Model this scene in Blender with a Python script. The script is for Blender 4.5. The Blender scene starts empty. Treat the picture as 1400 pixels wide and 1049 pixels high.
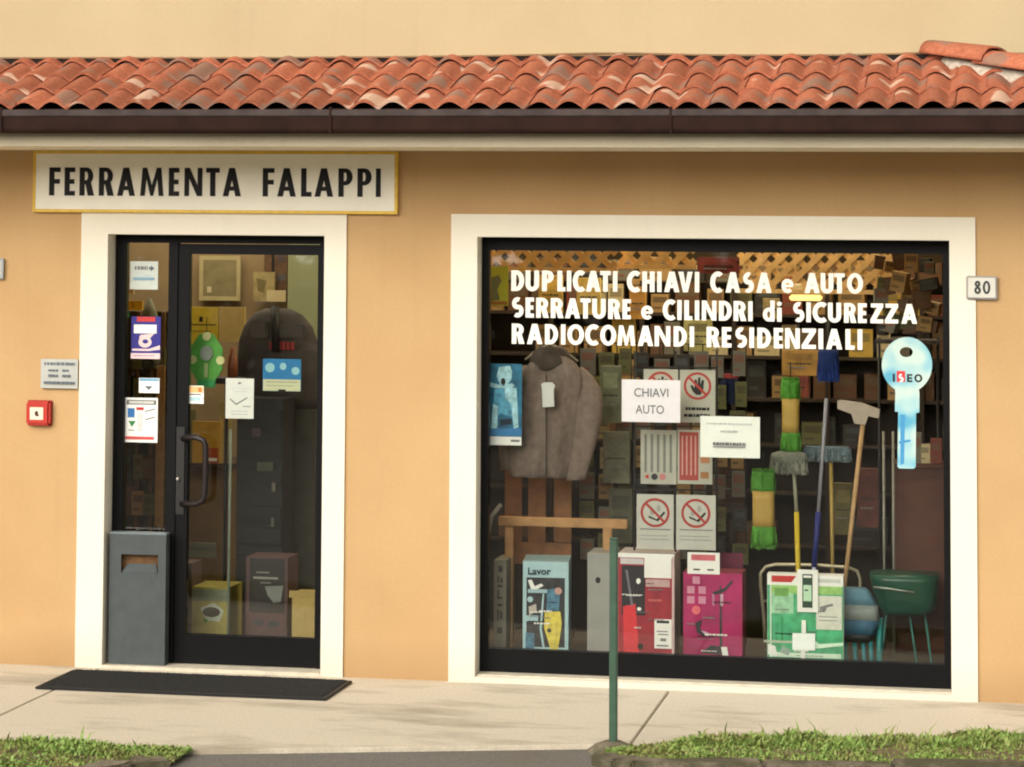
import bpy, bmesh, math, random
from mathutils import Vector, Matrix, noise
from mathutils.geometry import tessellate_polygon
random.seed(7)
S = bpy.context.scene
C = S.collection

# ------------------------------------------------------------------ camera
F_PX, CX, CY = 4054.15, 519.31, 43.20           # focal length and principal point, in pixels of a 1400 x 1049 picture
CAM = Vector((0.0, -15.3524, 2.2853))
ya, pi_, ro = math.radians(-11.72470391), math.radians(-4.015066), math.radians(0.47331874)
def _rot():
    ca, sa, cb, sb, cc, sc = math.cos(ya), math.sin(ya), math.cos(pi_), math.sin(pi_), math.cos(ro), math.sin(ro)
    yaw = Matrix(((ca, -sa, 0), (sa, ca, 0), (0, 0, 1)))
    B = Matrix(((1, 0, 0), (0, 0, -1), (0, 1, 0)))
    pit = Matrix(((1, 0, 0), (0, cb, -sb), (0, sb, cb)))
    rol = Matrix(((cc, -sc, 0), (sc, cc, 0), (0, 0, 1)))
    return rol @ pit @ B @ yaw                   # world -> (right, down, forward)
RM = _rot()
cd = bpy.data.cameras.new('camera')
cam = bpy.data.objects.new('camera', cd); C.objects.link(cam)
r0, r1, r2 = RM[0], RM[1], RM[2]
cam.matrix_world = Matrix(((r0[0], -r1[0], -r2[0], CAM.x), (r0[1], -r1[1], -r2[1], CAM.y), (r0[2], -r1[2], -r2[2], CAM.z), (0, 0, 0, 1)))
cd.sensor_fit = 'HORIZONTAL'; cd.sensor_width = 36; cd.lens = 36 * F_PX / 1400
cd.shift_x = (700 - CX) / 1400; cd.shift_y = (CY - 524.5) / 1400
cd.clip_start = 0.1; cd.clip_end = 2000
S.camera = cam

# ------------------------------------------------------------------ sky, sun, exposure
SUN_EL, SUN_AZ = 27, -20        # degrees; azimuth measured from the facade normal towards the right
W = bpy.data.worlds.new('World'); S.world = W; W.use_nodes = True
nt = W.node_tree; nt.nodes.clear()
sky = nt.nodes.new('ShaderNodeTexSky'); sky.sky_type = 'NISHITA'; sky.sun_disc = False
sky.sun_elevation = math.radians(SUN_EL); sky.sun_rotation = math.radians(180 - SUN_AZ)
sky.dust_density = 4.0; sky.ozone_density = 0.6; sky.air_density = 1.0
hsv = nt.nodes.new('ShaderNodeHueSaturation'); hsv.inputs['Saturation'].default_value = 0.12
tint = nt.nodes.new('ShaderNodeMix'); tint.data_type = 'RGBA'; tint.blend_type = 'MULTIPLY'
tint.inputs[0].default_value = 1.0; tint.inputs[7].default_value = (1.0, 0.955, 0.88, 1)   # warm white balance of the picture
bg = nt.nodes.new('ShaderNodeBackground'); bg.inputs[1].default_value = 0.11
wo = nt.nodes.new('ShaderNodeOutputWorld')
nt.links.new(sky.outputs[0], hsv.inputs['Color']); nt.links.new(hsv.outputs[0], tint.inputs[6])
nt.links.new(tint.outputs[2], bg.inputs[0]); nt.links.new(bg.outputs[0], wo.inputs[0])
sl = bpy.data.lights.new('sun', 'SUN'); sl.energy = 1.3; sl.angle = math.radians(60); sl.color = (1, 0.955, 0.885)
so = bpy.data.objects.new('sun', sl); C.objects.link(so)
el, az = math.radians(SUN_EL), math.radians(SUN_AZ)
sd = Vector((math.sin(az) * math.cos(el), -math.cos(az) * math.cos(el), math.sin(el)))
so.rotation_euler = sd.to_track_quat('Z', 'Y').to_euler(); so.location = (0, -10, 12)
S.view_settings.view_transform = 'Standard'; S.view_settings.look = 'None'
S.view_settings.exposure = 0.72; S.view_settings.gamma = 1.0; S.view_settings.use_curve_mapping = False
S.render.engine = 'CYCLES'
S.cycles.pixel_filter_type = 'BLACKMAN_HARRIS'; S.cycles.filter_width = 2.0; S.cycles.max_bounces = 8; S.cycles.transparent_max_bounces = 12

# ------------------------------------------------------------------ helpers
def ray(px, py):
    q = Vector(((px - CX) / F_PX, (py - CY) / F_PX, 1.0))
    return RM.transposed() @ q
def P(px, py, Y=0.0):
    r = ray(px, py); return CAM + r * ((Y - CAM.y) / r.y)
def G(px, py, z=0.0):
    r = ray(px, py); return CAM + r * ((z - CAM.z) / r.z)
def R4(x0, y0, x1, y1, Y):           # an upright world rectangle (x0, x1, z0, z1) at depth Y
    xm, ym = (x0 + x1) / 2, (y0 + y1) / 2
    return P(x0, ym, Y).x, P(x1, ym, Y).x, P(xm, y1, Y).z, P(xm, y0, Y).z
def lin(v):
    v /= 255.0
    return v / 12.92 if v <= 0.04045 else ((v + 0.055) / 1.055) ** 2.4
_m = {}
def col(r, g, b, rough=0.6, var=0.12, scale=30.0, bump=0.0, metal=0.0, name=None, spec=0.4):
    key = (r, g, b, rough, var, scale, bump, metal, name, spec)
    if key in _m: return _m[key]
    m = bpy.data.materials.new(name or 'paint'); m.use_nodes = True
    n = m.node_tree; p = n.nodes['Principled BSDF']
    p.inputs['Roughness'].default_value = rough; p.inputs['Metallic'].default_value = metal
    p.inputs['Specular IOR Level'].default_value = spec
    tc = n.nodes.new('ShaderNodeTexCoord'); no = n.nodes.new('ShaderNodeTexNoise')
    no.inputs['Scale'].default_value = scale; no.inputs['Detail'].default_value = 4
    n.links.new(tc.outputs['Object'], no.inputs['Vector'])
    mp = n.nodes.new('ShaderNodeMapRange'); mp.inputs[1].default_value = 0.3; mp.inputs[2].default_value = 0.7
    mp.inputs[3].default_value = 1 - var; mp.inputs[4].default_value = 1 + var * 0.5
    n.links.new(no.outputs['Fac'], mp.inputs[0])
    mx = n.nodes.new('ShaderNodeVectorMath'); mx.operation = 'SCALE'
    mx.inputs[0].default_value = (lin(r), lin(g), lin(b)); n.links.new(mp.outputs[0], mx.inputs['Scale'])
    n.links.new(mx.outputs[0], p.inputs['Base Color'])
    if bump:
        bp = n.nodes.new('ShaderNodeBump'); bp.inputs['Strength'].default_value = bump; bp.inputs['Distance'].default_value = 0.004
        n.links.new(no.outputs['Fac'], bp.inputs['Height']); n.links.new(bp.outputs[0], p.inputs['Normal'])
    _m[key] = m; return m

def tag(o, label=None, cat=None, group=None, kind=None):
    if label: o['label'] = label
    if cat: o['category'] = cat
    if group: o['group'] = group
    if kind: o['kind'] = kind
    return o
def org(parent):
    v = Vector((0, 0, 0))
    while parent is not None: v += parent.location; parent = parent.parent
    return v
def thing(name, label, cat, loc=(0, 0, 0), group=None):
    o = bpy.data.objects.new(name, None); C.objects.link(o); o.location = loc; o.empty_display_size = 0.1
    return tag(o, label, cat, group)
class MB:
    def __init__(s): s.v = []; s.f = []; s.mi = []; s.mats = []; s.sm = []
    def m(s, mat):
        if mat not in s.mats: s.mats.append(mat)
        return s.mats.index(mat)
    def add(s, vs, fs, mat, smooth=False):
        b = len(s.v); k = s.m(mat); s.v += [tuple(v) for v in vs]
        for f in fs: s.f.append([b + i for i in f]); s.mi.append(k); s.sm.append(smooth)
        return s
    def box(s, x0, x1, y0, y1, z0, z1, mat):
        vs = [(x, y, z) for z in (z0, z1) for y in (y0, y1) for x in (x0, x1)]
        return s.add(vs, [(0, 2, 3, 1), (4, 5, 7, 6), (0, 1, 5, 4), (2, 6, 7, 3), (0, 4, 6, 2), (1, 3, 7, 5)], mat)
    def bbox(s, x0, x1, y0, y1, z0, z1, mat, b=0.004):      # bevelled box
        bm = bmesh.new(); bmesh.ops.create_cube(bm, size=1)
        for v in bm.verts: v.co = Vector(((x0 + x1) / 2 + v.co.x * (x1 - x0), (y0 + y1) / 2 + v.co.y * (y1 - y0), (z0 + z1) / 2 + v.co.z * (z1 - z0)))
        bmesh.ops.bevel(bm, geom=bm.edges[:], offset=b, segments=2, affect='EDGES')
        s.add([v.co[:] for v in bm.verts], [[v.index for v in f.verts] for f in bm.faces], mat) if not bm.verts.index_update() else None
        bm.free(); return s
    def poly(s, loops, y0, y1, mat):                         # outline(s) in (x, z), holes allowed, from y0 (front) to y1 (back)
        vl = [[Vector((x, z, 0)) for x, z in L] for L in loops]
        tr = tessellate_polygon(vl); flat = [p for L in vl for p in L]; n = len(flat)
        vs = [(p.x, y0, p.y) for p in flat] + [(p.x, y1, p.y) for p in flat]; fs = []
        for t in tr:
            a, b, c = [flat[i] for i in t]
            w = (b - a).cross(c - a).z
            t = tuple(t) if w > 0 else tuple(reversed(t))
            fs.append(t); fs.append(tuple(n + i for i in reversed(t)))
        k = 0
        for L in vl:
            m_ = len(L)
            for i in range(m_):
                j = (i + 1) % m_; fs.append((k + i, k + j, n + k + j, n + k + i))
            k += m_
        return s.add(vs, fs, mat)
    def tube(s, pts, rad, mat, seg=10, cap=True):
        pts = [Vector(p) for p in pts]; rs = rad if isinstance(rad, (list, tuple)) else [rad] * len(pts)
        vs = []; fs = []; up = None
        for i, p in enumerate(pts):
            d = (pts[min(i + 1, len(pts) - 1)] - pts[max(i - 1, 0)]).normalized()
            if up is None: up = Vector((0, 0, 1)) if abs(d.z) < 0.9 else Vector((0, 1, 0))
            a = d.cross(up).normalized(); b = a.cross(d).normalized(); up = b
            for k in range(seg):
                t = 2 * math.pi * k / seg; vs.append(p + (a * math.cos(t) + b * math.sin(t)) * rs[i])
        for i in range(len(pts) - 1):
            for k in range(seg):
                k2 = (k + 1) % seg; fs.append((i * seg + k, i * seg + k2, (i + 1) * seg + k2, (i + 1) * seg + k))
        if cap: fs.append(tuple(range(seg))[::-1]); fs.append(tuple((len(pts) - 1) * seg + k for k in range(seg)))
        return s.add(vs, fs, mat, True)
    def loft(s, rings, mat, cap=True):                       # rings: lists of points of equal length
        n = len(rings[0]); vs = [p for r in rings for p in r]; fs = []
        for i in range(len(rings) - 1):
            for k in range(n):
                k2 = (k + 1) % n; fs.append((i * n + k, i * n + k2, (i + 1) * n + k2, (i + 1) * n + k))
        if cap: fs.append(tuple(range(n))[::-1]); fs.append(tuple((len(rings) - 1) * n + k for k in range(n)))
        return s.add(vs, fs, mat, True)
    def build(s, name, parent=None, label=None, cat=None, group=None, kind=None, origin=None):
        me = bpy.data.meshes.new(name)
        if parent is not None: o0 = org(parent); loc = Vector((0, 0, 0))
        else:
            if origin is None:
                xs = [v[0] for v in s.v]; ys = [v[1] for v in s.v]; zs = [v[2] for v in s.v]
                origin = ((min(xs) + max(xs)) / 2, (min(ys) + max(ys)) / 2, min(zs))
            o0 = Vector(origin); loc = o0
        me.from_pydata([(v[0] - o0.x, v[1] - o0.y, v[2] - o0.z) for v in s.v], [], s.f)
        for mt in s.mats: me.materials.append(mt)
        for p, k, sm in zip(me.polygons, s.mi, s.sm): p.material_index = k; p.use_smooth = sm
        me.update()
        bm = bmesh.new(); bm.from_mesh(me); bmesh.ops.recalc_face_normals(bm, faces=bm.faces[:]); bm.to_mesh(me); bm.free()
        o = bpy.data.objects.new(name, me); C.objects.link(o); o.location = loc
        if parent is not None: o.parent = parent
        return tag(o, label, cat, group, kind)
def ell(cx, cy, cz, rx, ry, n=16, z=None):     # horizontal ellipse ring
    return [(cx + rx * math.cos(2 * math.pi * k / n), cy + ry * math.sin(2 * math.pi * k / n), cz) for k in range(n)]
def circ(cx, cz, rx, rz=None, n=24, a0=0.0):
    rz = rz or rx
    return [(cx + rx * math.cos(a0 + 2 * math.pi * k / n), cz + rz * math.sin(a0 + 2 * math.pi * k / n)) for k in range(n)]
def copyobj(o, parent=None, loc=None):
    c = o.copy(); C.objects.link(c)
    if parent is not None: c.parent = parent
    if loc is not None: c.location = loc
    return c

# lettering: outlines of a condensed geometric sans, unit cap height
def arc(cx, cy, rx, ry, a0, a1, n=10):
    return [(cx + rx * math.cos(math.radians(a0 + (a1 - a0) * i / n)), cy + ry * math.sin(math.radians(a0 + (a1 - a0) * i / n))) for i in range(n + 1)]
def thick(pts, t):
    L = []; Rr = []
    for i, p in enumerate(pts):
        a = pts[max(i - 1, 0)]; b = pts[min(i + 1, len(pts) - 1)]
        dx, dy = b[0] - a[0], b[1] - a[1]; d = math.hypot(dx, dy) or 1
        nx, ny = -dy / d * t / 2, dx / d * t / 2
        L.append((p[0] + nx, p[1] + ny)); Rr.append((p[0] - nx, p[1] - ny))
    return L + Rr[::-1]
def glyph(ch, w, t):
    h = t * 0.86
    if ch == 'I': return [[[(0, 0), (w, 0), (w, 1), (0, 1)]]]
    if ch == 'E': return [[[(0, 0), (w, 0), (w, h), (t, h), (t, .5 - h / 2), (w * .93, .5 - h / 2), (w * .93, .5 + h / 2), (t, .5 + h / 2), (t, 1 - h), (w, 1 - h), (w, 1), (0, 1)]]]
    if ch == 'F': return [[[(0, 0), (t, 0), (t, .42), (w * .95, .42), (w * .95, .42 + h), (t, .42 + h), (t, 1 - h), (w, 1 - h), (w, 1), (0, 1)]]]
    if ch == 'L': return [[[(0, 0), (w, 0), (w, h), (t, h), (t, 1), (0, 1)]]]
    if ch == 'T': return [[[(w / 2 - t / 2, 0), (w / 2 + t / 2, 0), (w / 2 + t / 2, 1 - h), (w, 1 - h), (w, 1), (0, 1), (0, 1 - h), (w / 2 - t / 2, 1 - h)]]]
    if ch == 'H': return [[[(0, 0), (t, 0), (t, .5 - h / 2), (w - t, .5 - h / 2), (w - t, 0), (w, 0), (w, 1), (w - t, 1), (w - t, .5 + h / 2), (t, .5 + h / 2), (t, 1), (0, 1)]]]
    if ch == 'N': return [[[(0, 0), (t * .9, 0), (t * .9, .62), (w - t, 0), (w, 0), (w, 1), (w - t * .9, 1), (w - t * .9, .38), (t, 1), (0, 1)]]]
    if ch == 'M':
        k = .10 * w
        return [[[(0, 0), (t * .9, 0), (k + t * .75, .60), (w / 2 - t * .28, 0), (w / 2 + t * .28, 0), (w - k - t * .75, .60), (w - t * .9, 0), (w, 0), (w - k, 1), (w - k - t * .85, 1), (w / 2, .38), (k + t * .85, 1), (k, 1)]]]
    if ch == 'A':
        a = t * .55; y0, y1 = .20, .20 + h * .9
        s0 = (w / 2 - a)
        def il(y): return s0 * y + t * 1.05        # inner left edge of the left leg
        def ir(y): return w - il(y)
        top = (w / 2 - t * 1.05) / s0 if s0 > 0 else 1
        return [[[(0, 0), (t * 1.05, 0), (il(y0), y0), (ir(y0), y0), (w - t * 1.05, 0), (w, 0), (w / 2 + a, 1), (w / 2 - a, 1)], [(il(y1), y1), (ir(y1), y1), (w / 2, min(top, .93))]]]
    if ch == 'V': return [[[(w / 2 - t * .5, 0), (w / 2 + t * .5, 0), (w, 1), (w - t * 1.05, 1), (w / 2, .36), (t * 1.05, 1), (0, 1)]]]
    if ch == 'Z': return [[[(0, 0), (w, 0), (w, h), (t * 1.25, h), (w, 1 - h * .9), (w, 1), (.03, 1), (.03, 1 - h), (w - t * 1.3, 1 - h), (0, h * .9)]]]
    if ch == 'D':
        c = w * .38
        return [[[(0, 0), (c, 0)] + arc(c, .5, w - c, .5, -90, 90, 16)[1:-1] + [(c, 1), (0, 1)], [(t, h), (c, h)] + arc(c, .5, w - c - t, .5 - h, -90, 90, 14)[1:-1] + [(c, 1 - h), (t, 1 - h)]]]
    if ch in 'PR':
        yb = .40; c = w * .48; ym = (1 + yb) / 2; ry = (1 - yb) / 2; hh = h * .9
        hole = [(t, yb + hh), (c, yb + hh)] + arc(c, ym, w * .96 - c - t, ry - hh, -90, 90, 10)[1:-1] + [(c, 1 - hh), (t, 1 - hh)]
        if ch == 'P': return [[[(0, 0), (t, 0), (t, yb), (c, yb)] + arc(c, ym, w - c, ry, -90, 90, 12)[1:-1] + [(c, 1), (0, 1)], hole]]
        a0 = -48
        return [[[(0, 0), (t, 0), (t, yb), (t + .03, yb), (w - t * 1.12, 0), (w + .02, 0)] + arc(c, ym, w * .96 - c, ry, a0, 90, 12)[:-1] + [(c, 1), (0, 1)], hole]]
    if ch == 'O': return [[arc(w / 2, .5, w / 2, .515, 0, 345, 23), arc(w / 2, .5, w / 2 - t, .515 - h, 0, 345, 23)]]
    if ch == 'U':
        r = w / 2
        return [[[(0, 1), (0, r)] + arc(r, r * .98, r, r, 180, 360, 14)[1:-1] + [(w, r), (w, 1), (w - t, 1), (w - t, r)] + arc(r, r * .98, r - t, r - h, 0, -180, 12)[1:-1] + [(t, r), (t, 1)]]]
    if ch == 'C': 
        r = (w - t / 2); cx = t / 2 + (w - t / 2) * .56
        return [[thick(arc(cx, .5, cx - t / 2, .515 - h / 2, 52, 308, 22), t)]]
    if ch == 'S':
        rx = w / 2 - t / 2; ry = .5 - h / 2
        c = [(w - t * .35, .84)]
        up = arc(w / 2 + .0, 1 - h / 2 - .205, rx * .95, .205, 62, 235, 12); lo = arc(w / 2, h / 2 + .225, rx, .225, 55, -130, 12)
        return [[thick(up + lo, t * .93)]]
    if ch == 'e':
        xh = .70; rx = w / 2; ry = xh / 2
        tt = min(t, .19)
        return [[thick(arc(rx, ry, rx - tt / 2, ry - tt / 2, -2, -2, 1)[:0] + arc(rx, ry, rx - tt / 2, ry - tt / 2, 0, 318, 26), tt)], [[(tt * .8, ry - tt * .32), (w - tt * .2, ry - tt * .32), (w - tt * .2, ry + tt * .32), (tt * .8, ry + tt * .32)]]]
    if ch == 'd':
        xh = .70; rx = w * .5; tt = t * .9
        return [[arc(rx, xh / 2, rx, xh / 2, 0, 345, 23), arc(rx, xh / 2, rx - tt, xh / 2 - tt * .85, 0, 345, 23)], [[(w - tt, 0), (w, 0), (w, 1.06), (w - tt, 1.06)]]]
    if ch == 'i': return [[[(0, 0), (w, 0), (w, .70), (0, .70)]], [circ(w / 2, .90, w * .55, .11, 12)]]
    return [[[(0, 0), (w, 0), (w, 1), (0, 1)]]]
def letters(line, base, top, Y, t, mat, parent, depth=0.003, label=None):
    """line: list of (char, px0, px1); base/top: pixel lines at both ends; stands on plane Y"""
    xa, xb = line[0][1], line[-1][2]
    for ch, a, b in line:
        q = ((a + b) / 2 - xa) / (xb - xa)
        yb, yt = base[0] + (base[1] - base[0]) * q, top[0] + (top[1] - top[0]) * q
        z0 = P((a + b) / 2, yb, Y).z; z1 = P((a + b) / 2, yt, Y).z; x0 = P(a, yb, Y).x; x1 = P(b, yb, Y).x
        H = z1 - z0; w = (x1 - x0) / H
        mb = MB()
        for k, loops in enumerate(glyph(ch, w, t)):
            mb.poly([[(x0 + p[0] * H, z0 + p[1] * H) for p in L] for L in loops], Y - depth - .0006 * k, Y, mat)
        mb.build('letter', parent)
def text_part(s, x0, x1, z0, z1, Y, mat, name, parent, bold=0.0):
    """small print set in the built-in face, fitted to a box on plane Y"""
    cu = bpy.data.curves.new('t', 'FONT'); cu.body = s; cu.offset = bold; cu.extrude = 0.0; cu.resolution_u = 3
    o = bpy.data.objects.new('t', cu); C.objects.link(o)
    dg = bpy.context.evaluated_depsgraph_get(); me = bpy.data.meshes.new_from_object(o.evaluated_get(dg))
    xs = [v.co.x for v in me.vertices]; ys = [v.co.y for v in me.vertices]
    a, b, c, d = min(xs), max(xs), min(ys), max(ys); og = org(parent)
    for v in me.vertices:
        v.co = Vector((x0 + (v.co.x - a) / (b - a) * (x1 - x0) - og.x, Y - og.y, z0 + (v.co.y - c) / (d - c) * (z1 - z0) - og.z))
    me.materials.clear(); me.materials.append(mat)
    bpy.data.objects.remove(o); bpy.data.curves.remove(cu)
    ob = bpy.data.objects.new(name, me); C.objects.link(ob); ob.parent = parent
    return ob

# ------------------------------------------------------------------ materials of the setting
def nodes(m): m.use_nodes = True; return m.node_tree, m.node_tree.nodes['Principled BSDF']
def ramp(n, stops):
    r = n.nodes.new('ShaderNodeValToRGB'); e = r.color_ramp.elements
    while len(e) < len(stops): e.new(0.5)
    for i, (p, c) in enumerate(stops): e[i].position = p; e[i].color = (*c, 1)
    return r
def stucco(name, rgb, dark, bump=0.35):
    m = bpy.data.materials.new(name); n, p = nodes(m); p.inputs['Roughness'].default_value = .9; p.inputs['Specular IOR Level'].default_value = .15
    tc = n.nodes.new('ShaderNodeTexCoord')
    a = n.nodes.new('ShaderNodeTexNoise'); a.inputs['Scale'].default_value = 1.7; a.inputs['Detail'].default_value = 5
    b = n.nodes.new('ShaderNodeTexNoise'); b.inputs['Scale'].default_value = 55; b.inputs['Detail'].default_value = 8; b.inputs['Roughness'].default_value = .72
    c = n.nodes.new('ShaderNodeTexNoise'); c.inputs['Scale'].default_value = 210; c.inputs['Detail'].default_value = 2
    for q in (a, b, c): n.links.new(tc.outputs['Object'], q.inputs['Vector'])
    r = ramp(n, [(.34, dark), (.60, rgb)])
    ad = n.nodes.new('ShaderNodeMath'); ad.operation = 'MULTIPLY_ADD'; ad.inputs[1].default_value = .38
    n.links.new(b.outputs['Fac'], ad.inputs[0])
    s2 = n.nodes.new('ShaderNodeMath'); s2.operation = 'MULTIPLY'; s2.inputs[1].default_value = .62
    n.links.new(a.outputs['Fac'], s2.inputs[0]); n.links.new(s2.outputs[0], ad.inputs[2])
    n.links.new(ad.outputs[0], r.inputs[0])
    # splash dirt along the foot of the wall and faint vertical runs
    ge = n.nodes.new('ShaderNodeNewGeometry'); sx = n.nodes.new('ShaderNodeSeparateXYZ'); n.links.new(ge.outputs['Position'], sx.inputs[0])
    hm = n.nodes.new('ShaderNodeMapRange'); hm.inputs[1].default_value = .22; hm.inputs[2].default_value = 0; hm.inputs[3].default_value = 0; hm.inputs[4].default_value = .9; n.links.new(sx.outputs['Z'], hm.inputs[0])
    h2 = n.nodes.new('ShaderNodeMath'); h2.operation = 'MULTIPLY'; n.links.new(hm.outputs[0], h2.inputs[0]); n.links.new(b.outputs['Fac'], h2.inputs[1])
    mpv = n.nodes.new('ShaderNodeMapping'); mpv.inputs['Scale'].default_value = (7, 7, .35); n.links.new(tc.outputs['Object'], mpv.inputs[0])
    vn = n.nodes.new('ShaderNodeTexNoise'); vn.inputs['Scale'].default_value = 1.6; vn.inputs['Detail'].default_value = 5; n.links.new(mpv.outputs[0], vn.inputs['Vector'])
    vr = n.nodes.new('ShaderNodeMapRange'); vr.inputs[1].default_value = .58; vr.inputs[2].default_value = .78; vr.inputs[3].default_value = 0; vr.inputs[4].default_value = .10; n.links.new(vn.outputs['Fac'], vr.inputs[0])
    mxx = n.nodes.new('ShaderNodeMath'); mxx.operation = 'MAXIMUM'; n.links.new(h2.outputs[0], mxx.inputs[0]); n.links.new(vr.outputs[0], mxx.inputs[1])
    dm = n.nodes.new('ShaderNodeMix'); dm.data_type = 'RGBA'; n.links.new(mxx.outputs[0], dm.inputs[0]); n.links.new(r.outputs[0], dm.inputs[6]); dm.inputs[7].default_value = (dark[0] * .62, dark[1] * .60, dark[2] * .62, 1)
    n.links.new(dm.outputs[2], p.inputs['Base Color'])
    bp = n.nodes.new('ShaderNodeBump'); bp.inputs['Strength'].default_value = bump; bp.inputs['Distance'].default_value = .003
    n.links.new(c.outputs['Fac'], bp.inputs['Height']); n.links.new(bp.outputs[0], p.inputs['Normal'])
    return m
M_WALL = stucco('ochre_stucco', (.53, .348, .172), (.475, .30, .142))
M_UP = stucco('cream_stucco', (.46, .37, .225), (.425, .335, .20), .2)
M_TRIM = stucco('white_trim', (.80, .755, .64), (.75, .70, .58), .12)
M_SOF = stucco('soffit_plaster', (.74, .68, .54), (.68, .61, .47), .1)
M_FAS = stucco('fascia_plaster', (.50, .44, .32), (.42, .36, .26), .1)
M_FRAME = col(12, 12, 13, .5, .1, 12, name='black_aluminium', spec=.12)
M_GUT = col(44, 27, 22, .75, .3, 9, name='brown_gutter', spec=.1)
M_GUTL = col(70, 60, 58, .7, .3, 14, name='gutter_rim', spec=.15)
M_SILL = col(205, 196, 176, .6, .15, 20, name='stone_sill')
def tile_mat():
    m = bpy.data.materials.new('terracotta'); n, p = nodes(m); p.inputs['Roughness'].default_value = .85; p.inputs['Specular IOR Level'].default_value = .2
    tc = n.nodes.new('ShaderNodeTexCoord'); oi = n.nodes.new('ShaderNodeObjectInfo')
    off = n.nodes.new('ShaderNodeVectorMath'); off.operation = 'SCALE'; off.inputs[0].default_value = (37, 91, 53); n.links.new(oi.outputs['Random'], off.inputs['Scale'])
    ad = n.nodes.new('ShaderNodeVectorMath'); ad.operation = 'ADD'; n.links.new(tc.outputs['Object'], ad.inputs[0]); n.links.new(off.outputs[0], ad.inputs[1])
    a = n.nodes.new('ShaderNodeTexNoise'); a.inputs['Scale'].default_value = 4.2; a.inputs['Detail'].default_value = 1; n.links.new(ad.outputs[0], a.inputs['Vector'])
    b = n.nodes.new('ShaderNodeTexNoise'); b.inputs['Scale'].default_value = 46; b.inputs['Detail'].default_value = 5; n.links.new(ad.outputs[0], b.inputs['Vector'])
    base = ramp(n, [(.3, (.33, .10, .052)), (.7, (.47, .165, .09))]); n.links.new(b.outputs['Fac'], base.inputs[0])
    vm = n.nodes.new('ShaderNodeMapRange'); vm.inputs[3].default_value = .78; vm.inputs[4].default_value = 1.16; n.links.new(oi.outputs['Random'], vm.inputs[0])
    sc = n.nodes.new('ShaderNodeVectorMath'); sc.operation = 'SCALE'; n.links.new(base.outputs[0], sc.inputs[0]); n.links.new(vm.outputs[0], sc.inputs['Scale'])
    pr = ramp(n, [(.635, (0, 0, 0)), (.67, (.85, .85, .85))]); n.links.new(a.outputs['Fac'], pr.inputs[0])
    gr = ramp(n, [(.35, (.75, .75, .75)), (.42, (0, 0, 0))]); n.links.new(a.outputs['Fac'], gr.inputs[0])
    m1 = n.nodes.new('ShaderNodeMix'); m1.data_type = 'RGBA'; n.links.new(pr.outputs[0], m1.inputs[0]); n.links.new(sc.outputs[0], m1.inputs[6]); m1.inputs[7].default_value = (.60, .42, .31, 1)
    m2 = n.nodes.new('ShaderNodeMix'); m2.data_type = 'RGBA'; n.links.new(gr.outputs[0], m2.inputs[0]); n.links.new(m1.outputs[2], m2.inputs[6]); m2.inputs[7].default_value = (.24, .16, .12, 1)
    n.links.new(m2.outputs[2], p.inputs['Base Color'])
    bp = n.nodes.new('ShaderNodeBump'); bp.inputs['Strength'].default_value = .4; bp.inputs['Distance'].default_value = .004
    n.links.new(b.outputs['Fac'], bp.inputs['Height']); n.links.new(bp.outputs[0], p.inputs['Normal'])
    return m
M_TILE = tile_mat()
def ground_mat(name, c0, c1, stain, sc=(1, 1, 1), fine=120, thr=(.50, .66), amt=.6):
    m = bpy.data.materials.new(name); n, p = nodes(m); p.inputs['Roughness'].default_value = .9; p.inputs['Specular IOR Level'].default_value = .2
    tc = n.nodes.new('ShaderNodeTexCoord'); mp = n.nodes.new('ShaderNodeMapping'); mp.inputs['Scale'].default_value = sc
    n.links.new(tc.outputs['Object'], mp.inputs[0])
    a = n.nodes.new('ShaderNodeTexNoise'); a.inputs['Scale'].default_value = 1.3; a.inputs['Detail'].default_value = 12; a.inputs['Roughness'].default_value = .66; n.links.new(mp.outputs[0], a.inputs['Vector'])
    b = n.nodes.new('ShaderNodeTexNoise'); b.inputs['Scale'].default_value = fine; b.inputs['Detail'].default_value = 4; n.links.new(tc.outputs['Object'], b.inputs['Vector'])
    b.inputs['Roughness'].default_value = .8; base = ramp(n, [(.36, c0), (.62, c1)]); n.links.new(b.outputs['Fac'], base.inputs[0])
    st = ramp(n, [(thr[0], (0, 0, 0)), (thr[1], (amt, amt, amt))]); n.links.new(a.outputs['Fac'], st.inputs[0])
    mx = n.nodes.new('ShaderNodeMix'); mx.data_type = 'RGBA'; n.links.new(st.outputs[0], mx.inputs[0]); n.links.new(base.outputs[0], mx.inputs[6]); mx.inputs[7].default_value = (*stain, 1)
    n.links.new(mx.outputs[2], p.inputs['Base Color'])
    bp = n.nodes.new('ShaderNodeBump'); bp.inputs['Strength'].default_value = .5; bp.inputs['Distance'].default_value = .004
    n.links.new(b.outputs['Fac'], bp.inputs['Height']); n.links.new(bp.outputs[0], p.inputs['Normal'])
    return m
M_PAVE = ground_mat('concrete_slab', (.56, .50, .39), (.68, .61, .49), (.34, .29, .21), (.75, 1.9, 1), 60, (.50, .66), .8)
M_ASPH = ground_mat('asphalt', (.085, .08, .072), (.25, .235, .21), (.15, .12, .08), (1, 1, 1), 160, (.5, .7), .5)
M_KERB = ground_mat('kerb_stone', (.13, .11, .08), (.27, .23, .17), (.07, .065, .035), (4, 4, 4), 45, (.40, .56), .85)
M_SOIL = ground_mat('soil', (.10, .075, .042), (.19, .15, .085), (.07, .07, .03), (4, 4, 4), 40)

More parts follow.
